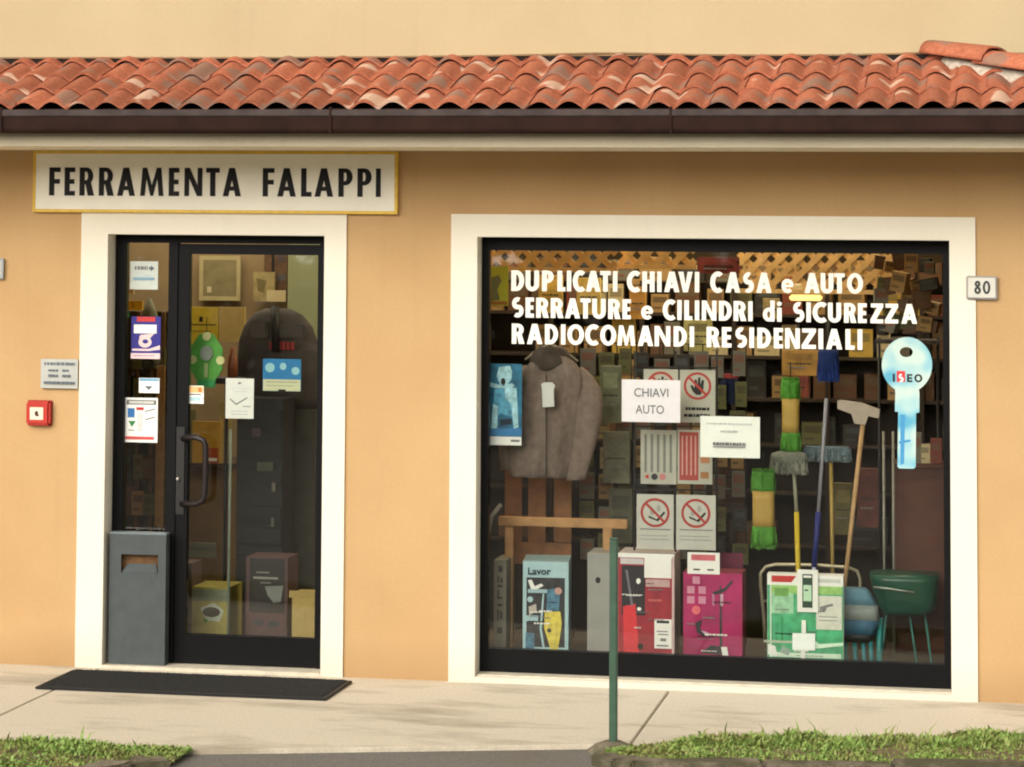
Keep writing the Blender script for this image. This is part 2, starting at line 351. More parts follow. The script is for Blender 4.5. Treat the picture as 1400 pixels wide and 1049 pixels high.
# glass
def glass_mat():
    m = bpy.data.materials.new('shop_glass'); m.use_nodes = True; n = m.node_tree; n.nodes.clear()
    out = n.nodes.new('ShaderNodeOutputMaterial'); tr = n.nodes.new('ShaderNodeBsdfTransparent'); tr.inputs[0].default_value = (.96, .97, .95, 1)
    gl = n.nodes.new('ShaderNodeBsdfGlossy'); gl.inputs['Roughness'].default_value = .02
    fr = n.nodes.new('ShaderNodeFresnel'); fr.inputs[0].default_value = 1.48
    mx = n.nodes.new('ShaderNodeMixShader'); n.links.new(fr.outputs[0], mx.inputs[0]); n.links.new(tr.outputs[0], mx.inputs[1]); n.links.new(gl.outputs[0], mx.inputs[2])
    tc = n.nodes.new('ShaderNodeTexCoord'); no = n.nodes.new('ShaderNodeTexNoise'); no.inputs['Scale'].default_value = 1.1
    n.links.new(tc.outputs['Object'], no.inputs[0])
    bp = n.nodes.new('ShaderNodeBump'); bp.inputs['Strength'].default_value = .05; bp.inputs['Distance'].default_value = .01
    n.links.new(no.outputs['Fac'], bp.inputs['Height']); n.links.new(bp.outputs[0], gl.inputs['Normal'])
    n.links.new(mx.outputs[0], out.inputs[0]); return m
M_GLASS = glass_mat()

# ------------------------------------------------------------------ ground
def edgeY(x): return -1.72 + .345 * (x + 1.77)            # front edge of the pavement
def sheet(name, pts, z, mat, label=None, thick_=0.0):
    mb = MB()
    if thick_:
        n = len(pts); vs = [(x, y, z) for x, y in pts] + [(x, y, z - thick_) for x, y in pts]
        fs = [tuple(range(n)), tuple(range(n, 2 * n))[::-1]] + [(i, (i + 1) % n, n + (i + 1) % n, n + i) for i in range(n)]
        mb.add(vs, fs, mat)
    else: mb.add([(x, y, z) for x, y in pts], [tuple(range(len(pts)))], mat)
    return mb.build(name, kind='structure', origin=(0, 0, 0))
sheet('ground', [(-300, -300), (300, -300), (300, 300), (-300, 300)], -.12, M_SOIL)
sheet('road', [(-120, -26), (120, -26), (120, 8), (-120, 8)], -.022, M_ASPH)
pv = bpy.data.objects.new('pavement', None); C.objects.link(pv); pv['kind'] = 'structure'
JX = [-13, -7.7, -4.675, -1.643, 1.4, 4.4, 8]              # expansion joints across the slab
for i in range(len(JX) - 1):
    a, b = JX[i] + .005, JX[i + 1] - .005
    ex = .22 if a > -1.7 else 0; mb = MB(); pts = [(a, edgeY(a) - ex), (b, edgeY(b) - ex), (b, .13), (a, .13)]
    bm = bmesh.new(); fv = [bm.verts.new((x, y, 0)) for x, y in pts]; bv = [bm.verts.new((x, y, -.11)) for x, y in pts]
    bm.faces.new(fv); bm.faces.new(bv[::-1])
    for k in range(4): bm.faces.new((fv[k], bv[k], bv[(k + 1) % 4], fv[(k + 1) % 4]))
    te = [e for e in bm.edges if all(v.co.z > -.01 for v in e.verts)]
    bmesh.ops.bevel(bm, geom=te, offset=.004, segments=2, affect='EDGES'); bm.verts.index_update()
    mb.add([v.co[:] for v in bm.verts], [[v.index for v in f.verts] for f in bm.faces], M_PAVE); bm.free()
    mb.build('slab', pv)
sheet('joint_bed', [(-13, -2.5), (8, -.5), (8, .12), (-13, .12)], -.035, M_SOIL)

# verges with kerb stones
def kerb_run(pts, name='kerb', h=.032, w=.13, L=.62):
    root = bpy.data.objects.new(name, None); C.objects.link(root); root['kind'] = 'structure'
    for i in range(len(pts) - 1):
        p, q = Vector((*pts[i], 0)), Vector((*pts[i + 1], 0)); d = q - p; n = max(1, round(d.length / L)); d1 = d / n; u = d.normalized(); nn = Vector((-u.y, u.x, 0))
        for k in range(n):
            a = p + d1 * k + u * .005; b = p + d1 * (k + 1) - u * .005
            j = random.uniform(-.006, .006); hh = h + random.uniform(-.008, .008)
            bm = bmesh.new(); q8 = [a + nn * j, b + nn * (j + random.uniform(-.004, .004)), b + nn * w, a + nn * w]
            lo = [bm.verts.new((v.x, v.y, -.11)) for v in q8]; hi = [bm.verts.new((v.x, v.y, hh)) for v in q8]
            bm.faces.new(hi); bm.faces.new(lo[::-1])
            for m_ in range(4): bm.faces.new((lo[m_], lo[(m_ + 1) % 4], hi[(m_ + 1) % 4], hi[m_]))
            bmesh.ops.subdivide_edges(bm, edges=bm.edges[:], cuts=2, use_grid_fill=True)
            for v in bm.verts:
                nz = noise.noise_vector(v.co * 9) * .010; v.co += nz
            bmesh.ops.bevel(bm, geom=[e for e in bm.edges if e.calc_face_angle(0) > .9], offset=.010, segments=2, affect='EDGES')
            bm.verts.index_update(); mb = MB(); mb.add([v.co[:] for v in bm.verts], [[v.index for v in f.verts] for f in bm.faces], M_KERB); bm.free()
            mb.build('kerb_stone', root)
    return root
_a, _b, _c = G(838, 1024, .05), G(872, 1030, .05), G(1400, 1034, .05)
_sl = (_c.y - _b.y) / (_c.x - _b.x)
kr = [(_a.x - .10, _a.y - .02), (_a.x + .02, _a.y - .14), (_b.x, _b.y - .13), (_c.x, _c.y - .13), (6.0, _c.y - .13 + _sl * (6 - _c.x))]
_a, _b, _c = G(0, 1040, .05), G(150, 1041, .05), G(232, 1031, .05)
kl = [(-12.5, _a.y - .13 - .36 * (12.5 + _a.x)), (_a.x, _a.y - .13), (_b.x, _b.y - .13), (_c.x - .12, _c.y - .13), (_c.x + .02, _c.y - .02)]
kerb_run(kr, 'verge_kerb'); kerb_run(kl, 'verge_kerb')
def inside(x, y, k):      # between kerb polyline and pavement edge
    for i in range(len(k) - 1):
        if k[i][0] <= x <= k[i + 1][0]:
            q = (x - k[i][0]) / (k[i + 1][0] - k[i][0]); yk = k[i][1] + q * (k[i + 1][1] - k[i][1])
            return yk + .12, edgeY(x) - (.01 if x < -2.6 else .01 + .22 * max(0, min(1, (x + 1.9) / .25)))
    return None
def mound(x, y, lo, hi):
    q = (y - lo) / max(hi - lo, .01); te = max(0, min(1, abs(x - (kr[0][0] if x > -2.6 else kl[-1][0])) / .5)); return .004 + te * (.016 + .05 * max(0, math.sin(math.pi * min(max(q, 0), 1))) + .015 * noise.noise(Vector((x * 3, y * 3, 0))))
M_SOILV = M_SOIL
for side, k, xa, xb in (('r', kr, kr[0][0] + .03, 5.9), ('l', kl, -12.4, kl[-1][0] - .03)):
    mb = MB(); nx = 120; vs = []; fs = []
    for i in range(nx + 1):
        x = xa + (xb - xa) * i / nx; lo, hi = inside(x, 0, k) or (0, 0)
        for j in range(6): y = lo + (hi + .02 - lo) * j / 5; vs.append((x, y, mound(x, y, lo, hi) if 0 < j < 5 else .0))
    for i in range(nx):
        for j in range(5): a = i * 6 + j; fs.append((a, a + 6, a + 7, a + 1))
    mb.add(vs, fs, M_SOIL, True); mb.build('verge', kind='structure', origin=(0, 0, 0))
# grass blades
def grass_mat():
    m = bpy.data.materials.new('grass_blades'); n, p = nodes(m); p.inputs['Roughness'].default_value = .6; p.inputs['Specular IOR Level'].default_value = .25
    tc = n.nodes.new('ShaderNodeTexCoord'); a = n.nodes.new('ShaderNodeTexNoise'); a.inputs['Scale'].default_value = 5; a.inputs['Detail'].default_value = 3
    b = n.nodes.new('ShaderNodeTexNoise'); b.inputs['Scale'].default_value = 60
    n.links.new(tc.outputs['Object'], a.inputs[0]); n.links.new(tc.outputs['Object'], b.inputs[0])
    mm = n.nodes.new('ShaderNodeMath'); mm.operation = 'MULTIPLY_ADD'; mm.inputs[1].default_value = .5; n.links.new(b.outputs['Fac'], mm.inputs[0])
    m2 = n.nodes.new('ShaderNodeMath'); m2.operation = 'MULTIPLY'; m2.inputs[1].default_value = .5; n.links.new(a.outputs['Fac'], m2.inputs[0]); n.links.new(m2.outputs[0], mm.inputs[2])
    r = ramp(n, [(.34, (.28, .22, .10)), (.43, (.24, .27, .08)), (.58, (.24, .38, .09)), (.72, (.34, .46, .15))]); n.links.new(mm.outputs[0], r.inputs[0])
    n.links.new(r.outputs[0], p.inputs['Base Color'])
    return m
M_GRASS = grass_mat()
for side, k, xa, xb, N in (('r', kr, kr[0][0] + .05, 1.6, 26000), ('l', kl, -6.5, kl[-1][0] - .03, 24000)):
    vs = []; fs = []; rr = random.Random(3)
    for i in range(N):
        x = rr.uniform(xa, xb); g = inside(x, 0, k)
        lo, hi = g; q = rr.random(); y = lo + (hi - lo) * q
        dens = noise.noise(Vector((x * 4, y * 4, 5)))
        if dens < -.22 and rr.random() < .7: continue
        end = min(1, (x - xa) / .55) if side == 'r' else min(1, (xb - x) / .6)
        h = (.018 + .030 * rr.random() ** 2) * (.55 + .45 * end) * (1 + .9 * max(0, dens)) * (1.0 if q > .3 else .55)
        if rr.random() < .012: h *= rr.uniform(1.5, 2.3)
        z = mound(x, y, lo, hi) - .008; a = rr.uniform(0, 6.28); w = rr.uniform(.003, .009) * (1.9 if dens > .12 and rr.random() < .5 else 1); ln = rr.uniform(.2, 1.1) * h
        dx, dy = math.cos(a) * w, math.sin(a) * w; lx, ly = math.cos(a + 1.3) * ln, math.sin(a + 1.3) * ln; b0 = len(vs)
        vs += [(x - dx, y - dy, z), (x + dx, y + dy, z), (x + dx * .7 + lx * .4, y + dy * .7 + ly * .4, z + h * .65), (x - dx * .7 + lx * .4, y - dy * .7 + ly * .4, z + h * .65), (x + lx, y + ly, z + h * rr.uniform(.75, 1.05))]
        fs += [(b0, b0 + 1, b0 + 2, b0 + 3), (b0 + 3, b0 + 2, b0 + 4)]
    me = bpy.data.meshes.new('grass'); me.from_pydata(vs, [], fs); me.materials.append(M_GRASS)
    o = bpy.data.objects.new('grass', me); C.objects.link(o)
    tag(o, 'patchy green and straw grass on the verge %s' % ('right of the green post' if side == 'r' else 'at the bottom left below the doormat'), 'grass', kind='stuff')

# ------------------------------------------------------------------ the building
B = thing('shop_building', 'ochre rendered shop building with tiled canopy, glazed door and display window', 'building', (-2.5, 0, 0))
XL, XR = -9.0, 4.0
dx0, dx1, dz1 = P(143.4, 620).x, P(442.5, 620).x, P(300, 320.5).z          # door opening
wx0, wx1, wz1 = P(650.3, 630).x, P(1300.5, 630).x, P(975, 325.5).z         # window opening
WT = .32
ZTOP = 3.30
mb = MB()
for a, b, z0, z1 in ((XL, dx0, -.1, ZTOP), (dx1, wx0, -.1, ZTOP), (wx1, XR, -.1, ZTOP), (dx0, dx1, dz1, ZTOP), (wx0, wx1, wz1, ZTOP)):
    mb.box(a, b, 0, WT, z0, z1, M_WALL)
mb.build('wall', B)
mb = MB(); zu = P(500, 79, 0).z
# upper wall, its lower plaster edge slightly wavy over the tiles
n = 140; vs = []; fs = []
for i in range(n + 1):
    x = XL + (XR - XL) * i / n
    zb = zu + .003 * math.sin(x * 2.1) + .004 * noise.noise(Vector((x * 1.5, 0, 0))) + (.012 * math.exp(-((x + 1.9) / .35) ** 2))
    if -.75 < x < -.25: zb += .03 * (x + .75)
    vs += [(x, -.02, zb + .008), (x, -.012, zb), (x, .0, zb), (x, -.02, 7.5), (x, .28, 7.5)]
for i in range(n):
    a = i * 5; c = a + 5; fs += [(a, c, c + 3, a + 3), (a + 1, c + 1, c, a), (a + 2, c + 2, c + 1, a + 1), (a + 3, c + 3, c + 4, a + 4)]
mb.add(vs, fs, M_UP); mb.box(XL, XR, .001, .28, zu, 7.49, M_UP); mb.build('upper_wall', B)
# surrounds
def surround(x0, x1, zt, ix0, ix1, izt, name, lab):
    mb = MB(); y0, y1 = -.014, .001
    mb.box(x0, ix0, y0, y1, -.01, zt, M_TRIM); mb.box(ix1, x1, y0, y1, -.01, zt, M_TRIM); mb.box(ix0, ix1, y0, y1, izt, zt, M_TRIM)
    e = .004                                                     # plastered reveals
    mb.box(ix0, ix0 + e, y0 + .001, .16, -.01, izt - e, M_TRIM); mb.box(ix1 - e, ix1, y0 + .001, .16, -.01, izt - e, M_TRIM); mb.box(ix0, ix1, y0 + .001, .16, izt - e, izt - .0005, M_TRIM)
    return mb.build(name, B, lab)
surround(P(108, 600).x, P(472, 600).x, P(300, 290).z, dx0, dx1, dz1, 'door_surround', 'white plaster band round the door')
surround(P(615.5, 615).x, P(1335.3, 630).x, P(975, 295).z, wx0, wx1, wz1, 'window_surround', 'white plaster band round the display window')
# sills
MB().bbox(dx0 + .004, dx1 - .004, -.02, .2, -.05, .018, M_SILL).build('threshold', B)
MB().bbox(wx0 - .001, wx1 + .001, -.013, .12, -.05, P(975, 938, -.013).z, M_TRIM).bbox(wx0 + .004, wx1 - .004, .02, .2, 0, P(975, 934, .03).z, M_SILL).build('window_sill', B)

# canopy: soffit, fascia, gutter
ZS = 2.752; YF = -.84
CR = .75      # right end of canopy
mb = MB(); mb.box(XL, CR, YF + .02, -.002, ZS, ZS + .03, M_SOF); mb.build('soffit', B)
mb = MB(); mb.box(XL, CR + .001, YF, YF + .018, ZS - .004, ZS + .10, M_FAS); mb.build('fascia', B)
gz0, gz1, gzm = P(700, 182, YF - .12).z, P(700, 149.5, YF - .12).z, P(700, 159.5, YF - .12).z
mb = MB(); prof = [(YF - .004, gz1 + .01), (YF - .008, gz0 + .006), (YF - .02, gz0), (YF - .10, gz0), (YF - .118, gz0 + .008), (YF - .122, gz0 + .02), (YF - .122, gzm), (YF - .118, gzm), (YF - .10, gz0 + .01), (YF - .02, gz0 + .006), (YF - .012, gz1 + .01)]
def extr(mb, prof, x0, x1, mat):
    n = len(prof); vs = [(x0, y, z) for y, z in prof] + [(x1, y, z) for y, z in prof]
    mb.add(vs, [(i, (i + 1) % n, n + (i + 1) % n, n + i) for i in range(n)] + [tuple(range(n)), tuple(range(n, 2 * n))[::-1]], mat)
extr(mb, prof, XL, CR + .1, M_GUT)
GU = mb.build('gutter', B, 'dark brown metal gutter under the tiles')
mb = MB(); prof = [(YF - .124, gzm), (YF - .130, gzm + .006), (YF - .130, gz1 - .006), (YF - .122, gz1), (YF - .112, gz1), (YF - .112, gz1 - .006), (YF - .116, gzm)]
extr(mb, prof, XL, CR + .1, M_GUTL); mb.build('rim', GU)
for px in (2, 452, 917):
    x = P(px, 165, YF - .12).x; mb = MB()
    mb.box(x - .006, x + .006, YF - .1315, YF - .121, gz0 - .001, gz1 + .002, M_GUT); mb.tube([(x, YF - .122, gz1 - .01), (x, YF - .122, gz1 + .012)], .009, M_GUT, 8); mb.build('bracket', GU)

# roof
YE = YF - .035; ZE = P(700, 155.0, YE).z                      # eave line of the tiles (valley bottom)
zw = zu - .052
pitch = math.atan2(zw - ZE, -YE); ca, sa = math.cos(pitch), math.sin(pitch)
TW = .1475; AMP = .042
def prof_t(u):       # two humps per tile
    q = (u / TW) % 1.0
    s = .5 - .5 * math.cos(2 * math.pi * q)
    return AMP * (s ** .52)
NU = 26; TLEN = .345; WID = 2 * TW + .03
RF = MB(); RF.add([(XL, YE + .05, ZE + .01), (CR, YE + .05, ZE + .01), (CR - .05 , 0, zw - .004), (XL, 0, zw - .004), (XL, YE + .05, ZE - .03), (CR, YE + .05, ZE - .03), (CR, 0, ZE - .03), (XL, 0, ZE - .03)],
    [(0, 1, 2, 3), (0, 4, 5, 1), (4, 7, 6, 5), (1, 5, 6, 2)], col(48, 34, 28, .9, .3, 12, name='roof_deck'))
RF.box(XL, CR, -.006, -.0005, zw - .03, zu + .004, col(22, 14, 10, .9, .3, 12))  # added dark strip stands in for shade in the hollows under the wall edge
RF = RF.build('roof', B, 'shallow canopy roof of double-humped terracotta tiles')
def tile_mesh():
    mb = MB(); vs = []; th = .013
    for j, l in enumerate((0.0, .04, .18, TLEN)):
        lift = .024 * (1 - l / TLEN)                          # lower end rides over the course below
        for i in range(NU + 1):
            u = WID * i / NU; z = prof_t(u) + lift + .007 * (u / WID)
            vs.append((u, l * ca - z * sa, l * sa + z * ca))
    n = NU + 1; top = len(vs); vs += [(x, y + th * sa, z - th * ca) for x, y, z in vs]
    fs = []
    for j in range(3):
        for i in range(NU):
            a = j * n + i; fs.append((a, a + 1, a + n + 1, a + n)); fs.append((top + a, top + a + n, top + a + n + 1, top + a + 1))
    for i in range(NU): fs.append((i, top + i, top + i + 1, i + 1)); a = 3 * n + i; fs.append((a, a + 1, top + a + 1, top + a))
    for j in range(3): a = j * n; fs.append((a, a + n, top + a + n, top + a)); a += NU; fs.append((a, top + a, top + a + n, a + n))
    me = bpy.data.meshes.new('roof_tile'); me.from_pydata(vs, [], fs); me.materials.append(M_TILE)
    for p in me.polygons: p.use_smooth = len(p.vertices) == 4 and p.index < 6 * NU
    me.set_sharp_from_angle(angle=math.radians(50))
    return me
TM = tile_mesh(); EXPO = .283; roofo = org(RF)
hip0 = P(1296, 84, -.03); hip0.x -= .03                       # where the hip leaves the wall
hipdir = Vector((.80, -.62, 0)).normalized()
hipn = Vector((hipdir.y, -hipdir.x, 0)); hipn = -hipn if hipn.x < 0 else hipn
x_start = P(15, 147, YE).x - 10 * 2 * TW
for r in range(4):
    for c in range(40):
        x = x_start + c * 2 * TW + (TW if r % 2 else 0)
        if x > CR + .1 or x < -7.6: continue
        base = Vector((x, YE + r * EXPO * ca, ZE + r * EXPO * sa))
        me = TM; far = base + Vector((WID, .2, 0)); 
        if base.y > 0: continue
        near_side = [(base + Vector((dx, dy, 0)) - hip0).dot(hipn) for dx in (0, WID) for dy in (-.02, TLEN * ca)]
        if min(near_side) > 0: continue
        o = bpy.data.objects.new('roof_tile', me); C.objects.link(o); o.parent = RF
        o.location = base - roofo + Vector((random.uniform(-.004, .004), random.uniform(-.006, .006), random.uniform(-.002, .003)))
        o.rotation_euler = (0, random.uniform(-.006, .006), random.uniform(-.012, .012))
        cut = max(near_side) > 0; wallcut = base.y + TLEN * ca > -.0
        if cut or wallcut:
            bm = bmesh.new(); bm.from_mesh(TM)
            if cut: bmesh.ops.bisect_plane(bm, geom=bm.verts[:] + bm.edges[:] + bm.faces[:], plane_co=hip0 - base, plane_no=hipn, clear_outer=True)
            if wallcut: bmesh.ops.bisect_plane(bm, geom=bm.verts[:] + bm.edges[:] + bm.faces[:], plane_co=Vector((0, -.001 - base.y, 0)), plane_no=(0, 1, 0), clear_outer=True)
            me2 = bpy.data.meshes.new('roof_tile'); bm.to_mesh(me2); bm.free(); me2.materials.append(M_TILE); o.data = me2
# hip: capping tiles on a bed of mortar
hs = Vector((hipdir.x, hipdir.y, 0)); slope = -(hipdir.y) * math.tan(pitch)
def hpt(s): return Vector((hip0.x + hs.x * s, hip0.y + hs.y * s, zw + (hip0.y + hs.y * s) * math.tan(pitch)))
mb = MB(); M_MORT = col(186, 176, 160, .9, .3, 40, .5, name='mortar')
rings = []
for i in range(24):
    p = hpt(i * .05 + .05); rr_ = .070 + .018 * noise.noise(p * 14); side = hs.cross(Vector((0, 0, 1)))
    rings.append([tuple(p + side * (rr_ * 1.25 * math.cos(t)) + Vector((0, 0, .012 + rr_ * .95 * math.sin(t)))) for t in [2 * math.pi * k / 14 for k in range(14)]])
mb.loft(rings, M_MORT); mb.build('mortar_bed', B, 'rough grey mortar under the hip tiles')
for i in range(4):
    s0 = -.06 + i * .33; L = .40; rings = []; rin = []
    mb = MB(); N = 14
    for j in range(5):
        q = j / 4; p = hpt(s0 + L * q) + Vector((0, 0, .062 + .02 * q)); r_ = .108 + .014 * q; side = hs.cross(Vector((0, 0, 1)))
        outr = [p + side * (r_ * math.cos(t)) + Vector((0, 0, r_ * .62 * math.sin(t))) for t in [math.pi * (-.02 + 1.04 * k / N) for k in range(N + 1)]]
        inr = [p + side * ((r_ - .014) * math.cos(t)) + Vector((0, 0, (r_ - .014) * .60 * math.sin(t))) for t in [math.pi * (1.02 - 1.04 * k / N) for k in range(N + 1)]]
        rings.append([tuple(v) for v in outr + inr])
    mb.loft(rings, M_TILE); mb.build('hip_tile', B)

# ------------------------------------------------------------------ entrance door (part of the building)
YD = .13
D_ = MB()
ox0, ox1 = dx0 + .005, dx1 - .005; oz0, oz1 = .02, dz1 - .005
def xx(px, Y=YD): return P(px, 620, Y).x
def zz(py, px=300, Y=YD): return P(px, py, Y).z
gx0, gx1, mx0, mx1, gx2 = xx(168.5), xx(227.5), xx(240), xx(256), xx(432)
D_.box(ox0, gx0, YD, YD + .06, oz0, oz1, M_FRAME); D_.box(gx2 + .012, ox1, YD, YD + .06, oz0, oz1, M_FRAME)
D_.box(gx0, gx2 + .012, YD, YD + .06, zz(333), oz1, M_FRAME); D_.box(gx0, xx(229), YD + .001, YD + .055, oz0, zz(868), M_FRAME)
D_.box(gx1, mx0, YD - .004, YD + .06, oz0, zz(333), M_FRAME)
DO = D_.build('entrance_door', B, 'black aluminium door with glazed leaf and narrow side light')
L_ = MB(); ly = YD + .006
L_.box(mx0 + .002, mx1, ly, ly + .05, oz0 + .004, zz(333) - .003, M_FRAME); L_.box(gx2, gx2 + .0105, ly, ly + .05, oz0 + .004, zz(333) - .003, M_FRAME)
L_.box(mx1, gx2, ly, ly + .05, zz(348), zz(333) - .003, M_FRAME); L_.box(mx1, gx2, ly, ly + .05, oz0 + .004, zz(869), M_FRAME)
L_.build('door_leaf', DO)
YG = YD + .03
MB().box(gx0 + .001, gx1 - .001, YG, YG + .006, zz(868), zz(334), M_GLASS).build('pane', DO)
MB().box(mx1 + .001, gx2 - .001, YG, YG + .006, zz(868), zz(349), M_GLASS).build('pane', DO)
M_HAND = col(34, 26, 26, .4, .2, 20, metal=.1, name='dark_handle')
hh = [P(250, 600, YD), P(256, 598, YD - .03), P(268, 598, YD - .055), P(278, 602, YD - .06), P(281, 610, YD - .06), P(281, 640, YD - .06), P(280, 676, YD - .06), P(277, 685, YD - .06), P(268, 689, YD - .055), P(256, 689, YD - .03), P(248, 689, YD)]
MB().tube(hh, .0165, M_HAND, 10).build('handle', DO)
MB().tube([P(243, 655, YD + .006), P(243, 655, YD - .014)], .010, col(190, 185, 175, .3, .1, metal=.8, name='steel'), 12).build('lock_cylinder', DO)
MB().box(xx(241), xx(252), YD - .002, YD + .006, zz(705), zz(585), col(34, 33, 33, .35, .1, name='lock_plate')).build('lock_plate', DO)

# ------------------------------------------------------------------ display window (part of the building)
def zw_(py, px=975): return P(px, py, YD).z
fx0, fx1 = wx0 + .005, wx1 - .005; fz1 = wz1 - .005; fz0 = P(975, 935, YD).z - .004
ix0, ix1 = xx(667.5), xx(1290); iz1 = zw_(345); iz0 = zw_(898)
mb = MB(); mb.box(fx0, ix0, YD, YD + .06, fz0, fz1, M_FRAME); mb.box(ix1, fx1, YD, YD + .06, fz0, fz1, M_FRAME)
mb.box(ix0, ix1, YD, YD + .06, iz1, fz1, M_FRAME); mb.box(ix0, ix1, YD, YD + .06, fz0, iz0, M_FRAME)
mb.box(ix0, ix1, YD - .006, YD + .002, iz1, iz1 + .012, M_FRAME); mb.box(ix0 - .012, ix0, YD - .006, YD + .002, fz0, fz1, M_FRAME)
WI = mb.build('display_window', B, 'large black framed display window with white lettering')
MB().box(ix0 + .001, ix1 - .001, YG, YG + .008, iz0, iz1, M_GLASS).build('pane', WI)
M_VIN = col(243, 240, 228, .5, .03, name='white_vinyl')
L1 = [('D', 699, 716.6), ('U', 718.5, 737), ('P', 741, 757), ('L', 762, 773), ('I', 775, 781), ('C', 783, 799), ('A', 801, 821), ('T', 820.5, 835), ('I', 838, 844),
      ('C', 857, 875), ('H', 878, 895), ('I', 898.5, 904.5), ('A', 908, 929), ('V', 927.5, 947), ('I', 950, 956), ('C', 971, 987), ('A', 992, 1012), ('S', 1015.5, 1031), ('A', 1034, 1055),
      ('e', 1068.5, 1085), ('A', 1100, 1120.5), ('U', 1122, 1139.5), ('T', 1140.5, 1155), ('O', 1158, 1180)]
L2 = [('S', 699.5, 716), ('E', 718.5, 730), ('R', 733, 750), ('R', 753, 770), ('A', 772.5, 793), ('T', 793.5, 807.5), ('U', 809.7, 828), ('R', 831.5, 848), ('E', 851, 862.5), ('e', 876.5, 893),
      ('C', 906, 923), ('I', 926, 932), ('L', 935.5, 946.5), ('I', 950, 956), ('N', 959.5, 979.5), ('D', 983, 1000.5), ('R', 1003, 1020), ('I', 1023, 1029), ('d', 1043, 1059), ('i', 1062.5, 1068.7),
      ('S', 1084, 1100), ('I', 1102.5, 1108.5), ('C', 1111, 1130), ('U', 1132, 1150), ('R', 1154, 1170.5), ('E', 1173, 1185), ('Z', 1190, 1207.5), ('Z', 1210, 1228), ('A', 1232.5, 1254)]
L3 = [('R', 699.7, 716.5), ('A', 720.5, 741.5), ('D', 745, 763), ('I', 767, 773), ('O', 775.5, 798.5), ('C', 800, 818), ('O', 820.5, 842.5), ('M', 844, 868.5), ('A', 872, 893), ('N', 895, 916.5), ('D', 921, 939), ('I', 943, 949),
      ('R', 966, 983.5), ('E', 987, 1000), ('S', 1005, 1021.5), ('I', 1024.5, 1031), ('D', 1035.5, 1054), ('E', 1058, 1070.5), ('N', 1073.5, 1093.5), ('Z', 1096, 1115.5), ('I', 1119, 1125.5), ('A', 1129.5, 1151.5), ('L', 1156, 1168.5), ('I', 1172.5, 1179)]
letters(L1, (398, 401.5), (369.5, 374), YG - .0005, .235, M_VIN, WI, .0015)
letters(L2, (434, 443), (406.5, 416), YG - .0005, .235, M_VIN, WI, .0015)
letters(L3, (470, 478.5), (442.5, 450.5), YG - .0005, .235, M_VIN, WI, .0015)

# ------------------------------------------------------------------ shop sign and things on the wall
sx0, sx1 = P(45, 250, -.035).x, P(543.5, 250, -.035).x; sz0, sz1 = P(290, 291.5, -.035).z, P(290, 206.5, -.035).z
SG = thing('shop_sign', 'long white shop sign with yellow border reading FERRAMENTA FALAPPI above the door', 'sign', ((sx0 + sx1) / 2, -.001, sz0))
MB().box(sx0 + .003, sx1 - .003, -.034, -.001, sz0 + .003, sz1 - .003, col(236, 233, 218, .45, .05, 6, name='sign_panel')).build('panel', SG)
M_YEL = col(224, 184, 66, .5, .15, 25, name='yellow_border'); bw = .016
mb = MB(); mb.box(sx0, sx1, -.036, -.0015, sz0, sz0 + bw, M_YEL).box(sx0, sx1, -.036, -.0015, sz1 - bw, sz1, M_YEL).box(sx0, sx0 + bw, -.036, -.0015, sz0 + bw, sz1 - bw, M_YEL).box(sx1 - bw, sx1, -.036, -.0015, sz0 + bw, sz1 - bw, M_YEL)
mb.build('border', SG)
LS = [('F', 67, 82.5), ('E', 88, 102.5), ('R', 108.5, 128), ('R', 135, 155), ('A', 160, 184.5), ('M', 191.5, 223.5), ('E', 230.5, 245), ('N', 252, 276.5), ('T', 281.5, 300), ('A', 304.5, 329.5),
      ('F', 359, 375), ('A', 379, 404.5), ('L', 411.5, 426), ('A', 430, 455.5), ('P', 462.5, 482), ('P', 488.5, 508), ('I', 513.7, 520.5)]
letters(LS, (267.5, 269.5), (229, 230.5), -.034, 0.195, col(14, 9, 7, .5, .1, name='black_lettering', spec=.2), SG, .002)

def printed(name, label, cat, px, Y, base, prints=(), th=.001, back=None, texts=(), rough=.55, group=None, tilt=0.0):
    """a flat printed sheet or board: px = (x0,y0,x1,y1); prints = (x0,y0,x1,y1,colour) in the same pixels"""
    x0, x1, z0, z1 = R4(*px, Y); mb = MB(); mb.box(x0, x1, Y - th, Y, z0, z1, base)
    rt = None
    W_, H_ = px[2] - px[0], px[3] - px[1]
    def mp(a, b): return x0 + (a - px[0]) / W_ * (x1 - x0), z1 - (b - px[1]) / H_ * (z1 - z0)
    for i, q in enumerate(prints):
        yy = Y - th - .0004 * (i + 1)
        if isinstance(q[0], (list, tuple)):
            mb.poly([[mp(a, b) for a, b in L] for L in q[0]], yy, Y - th + .0001, q[1])
        else:
            a, b = mp(q[0], q[3]); c, d = mp(q[2], q[1]); mb.box(a, c, yy, Y - th + .0001, b, d, q[4])
    if tilt or texts:
        rt = thing(name, label, cat, ((x0 + x1) / 2, Y, z0), group)
        mb.build('sheet', rt)
        for s, a, b, c, d, m_ in texts:
            u0, v0 = mp(a, d); u1, v1 = mp(c, b); text_part(s, u0, u1, v0, v1, Y - th - .0004 * (len(prints) + 2), m_, 'print', rt, .01)
        if tilt: rt.rotation_euler = (0, tilt, 0)
        return rt
    return mb.build(name, None, label, cat, group)
K = col(24, 23, 23, .6, .1, name='black_ink'); GR = col(120, 120, 122, .6, .1, name='grey_ink'); WH = col(236, 236, 232, .55, .04, name='white_paper'); RED = col(190, 45, 40, .5, .1, name='red_ink'); BLU = col(40, 110, 175, .5, .1, name='blue_ink')
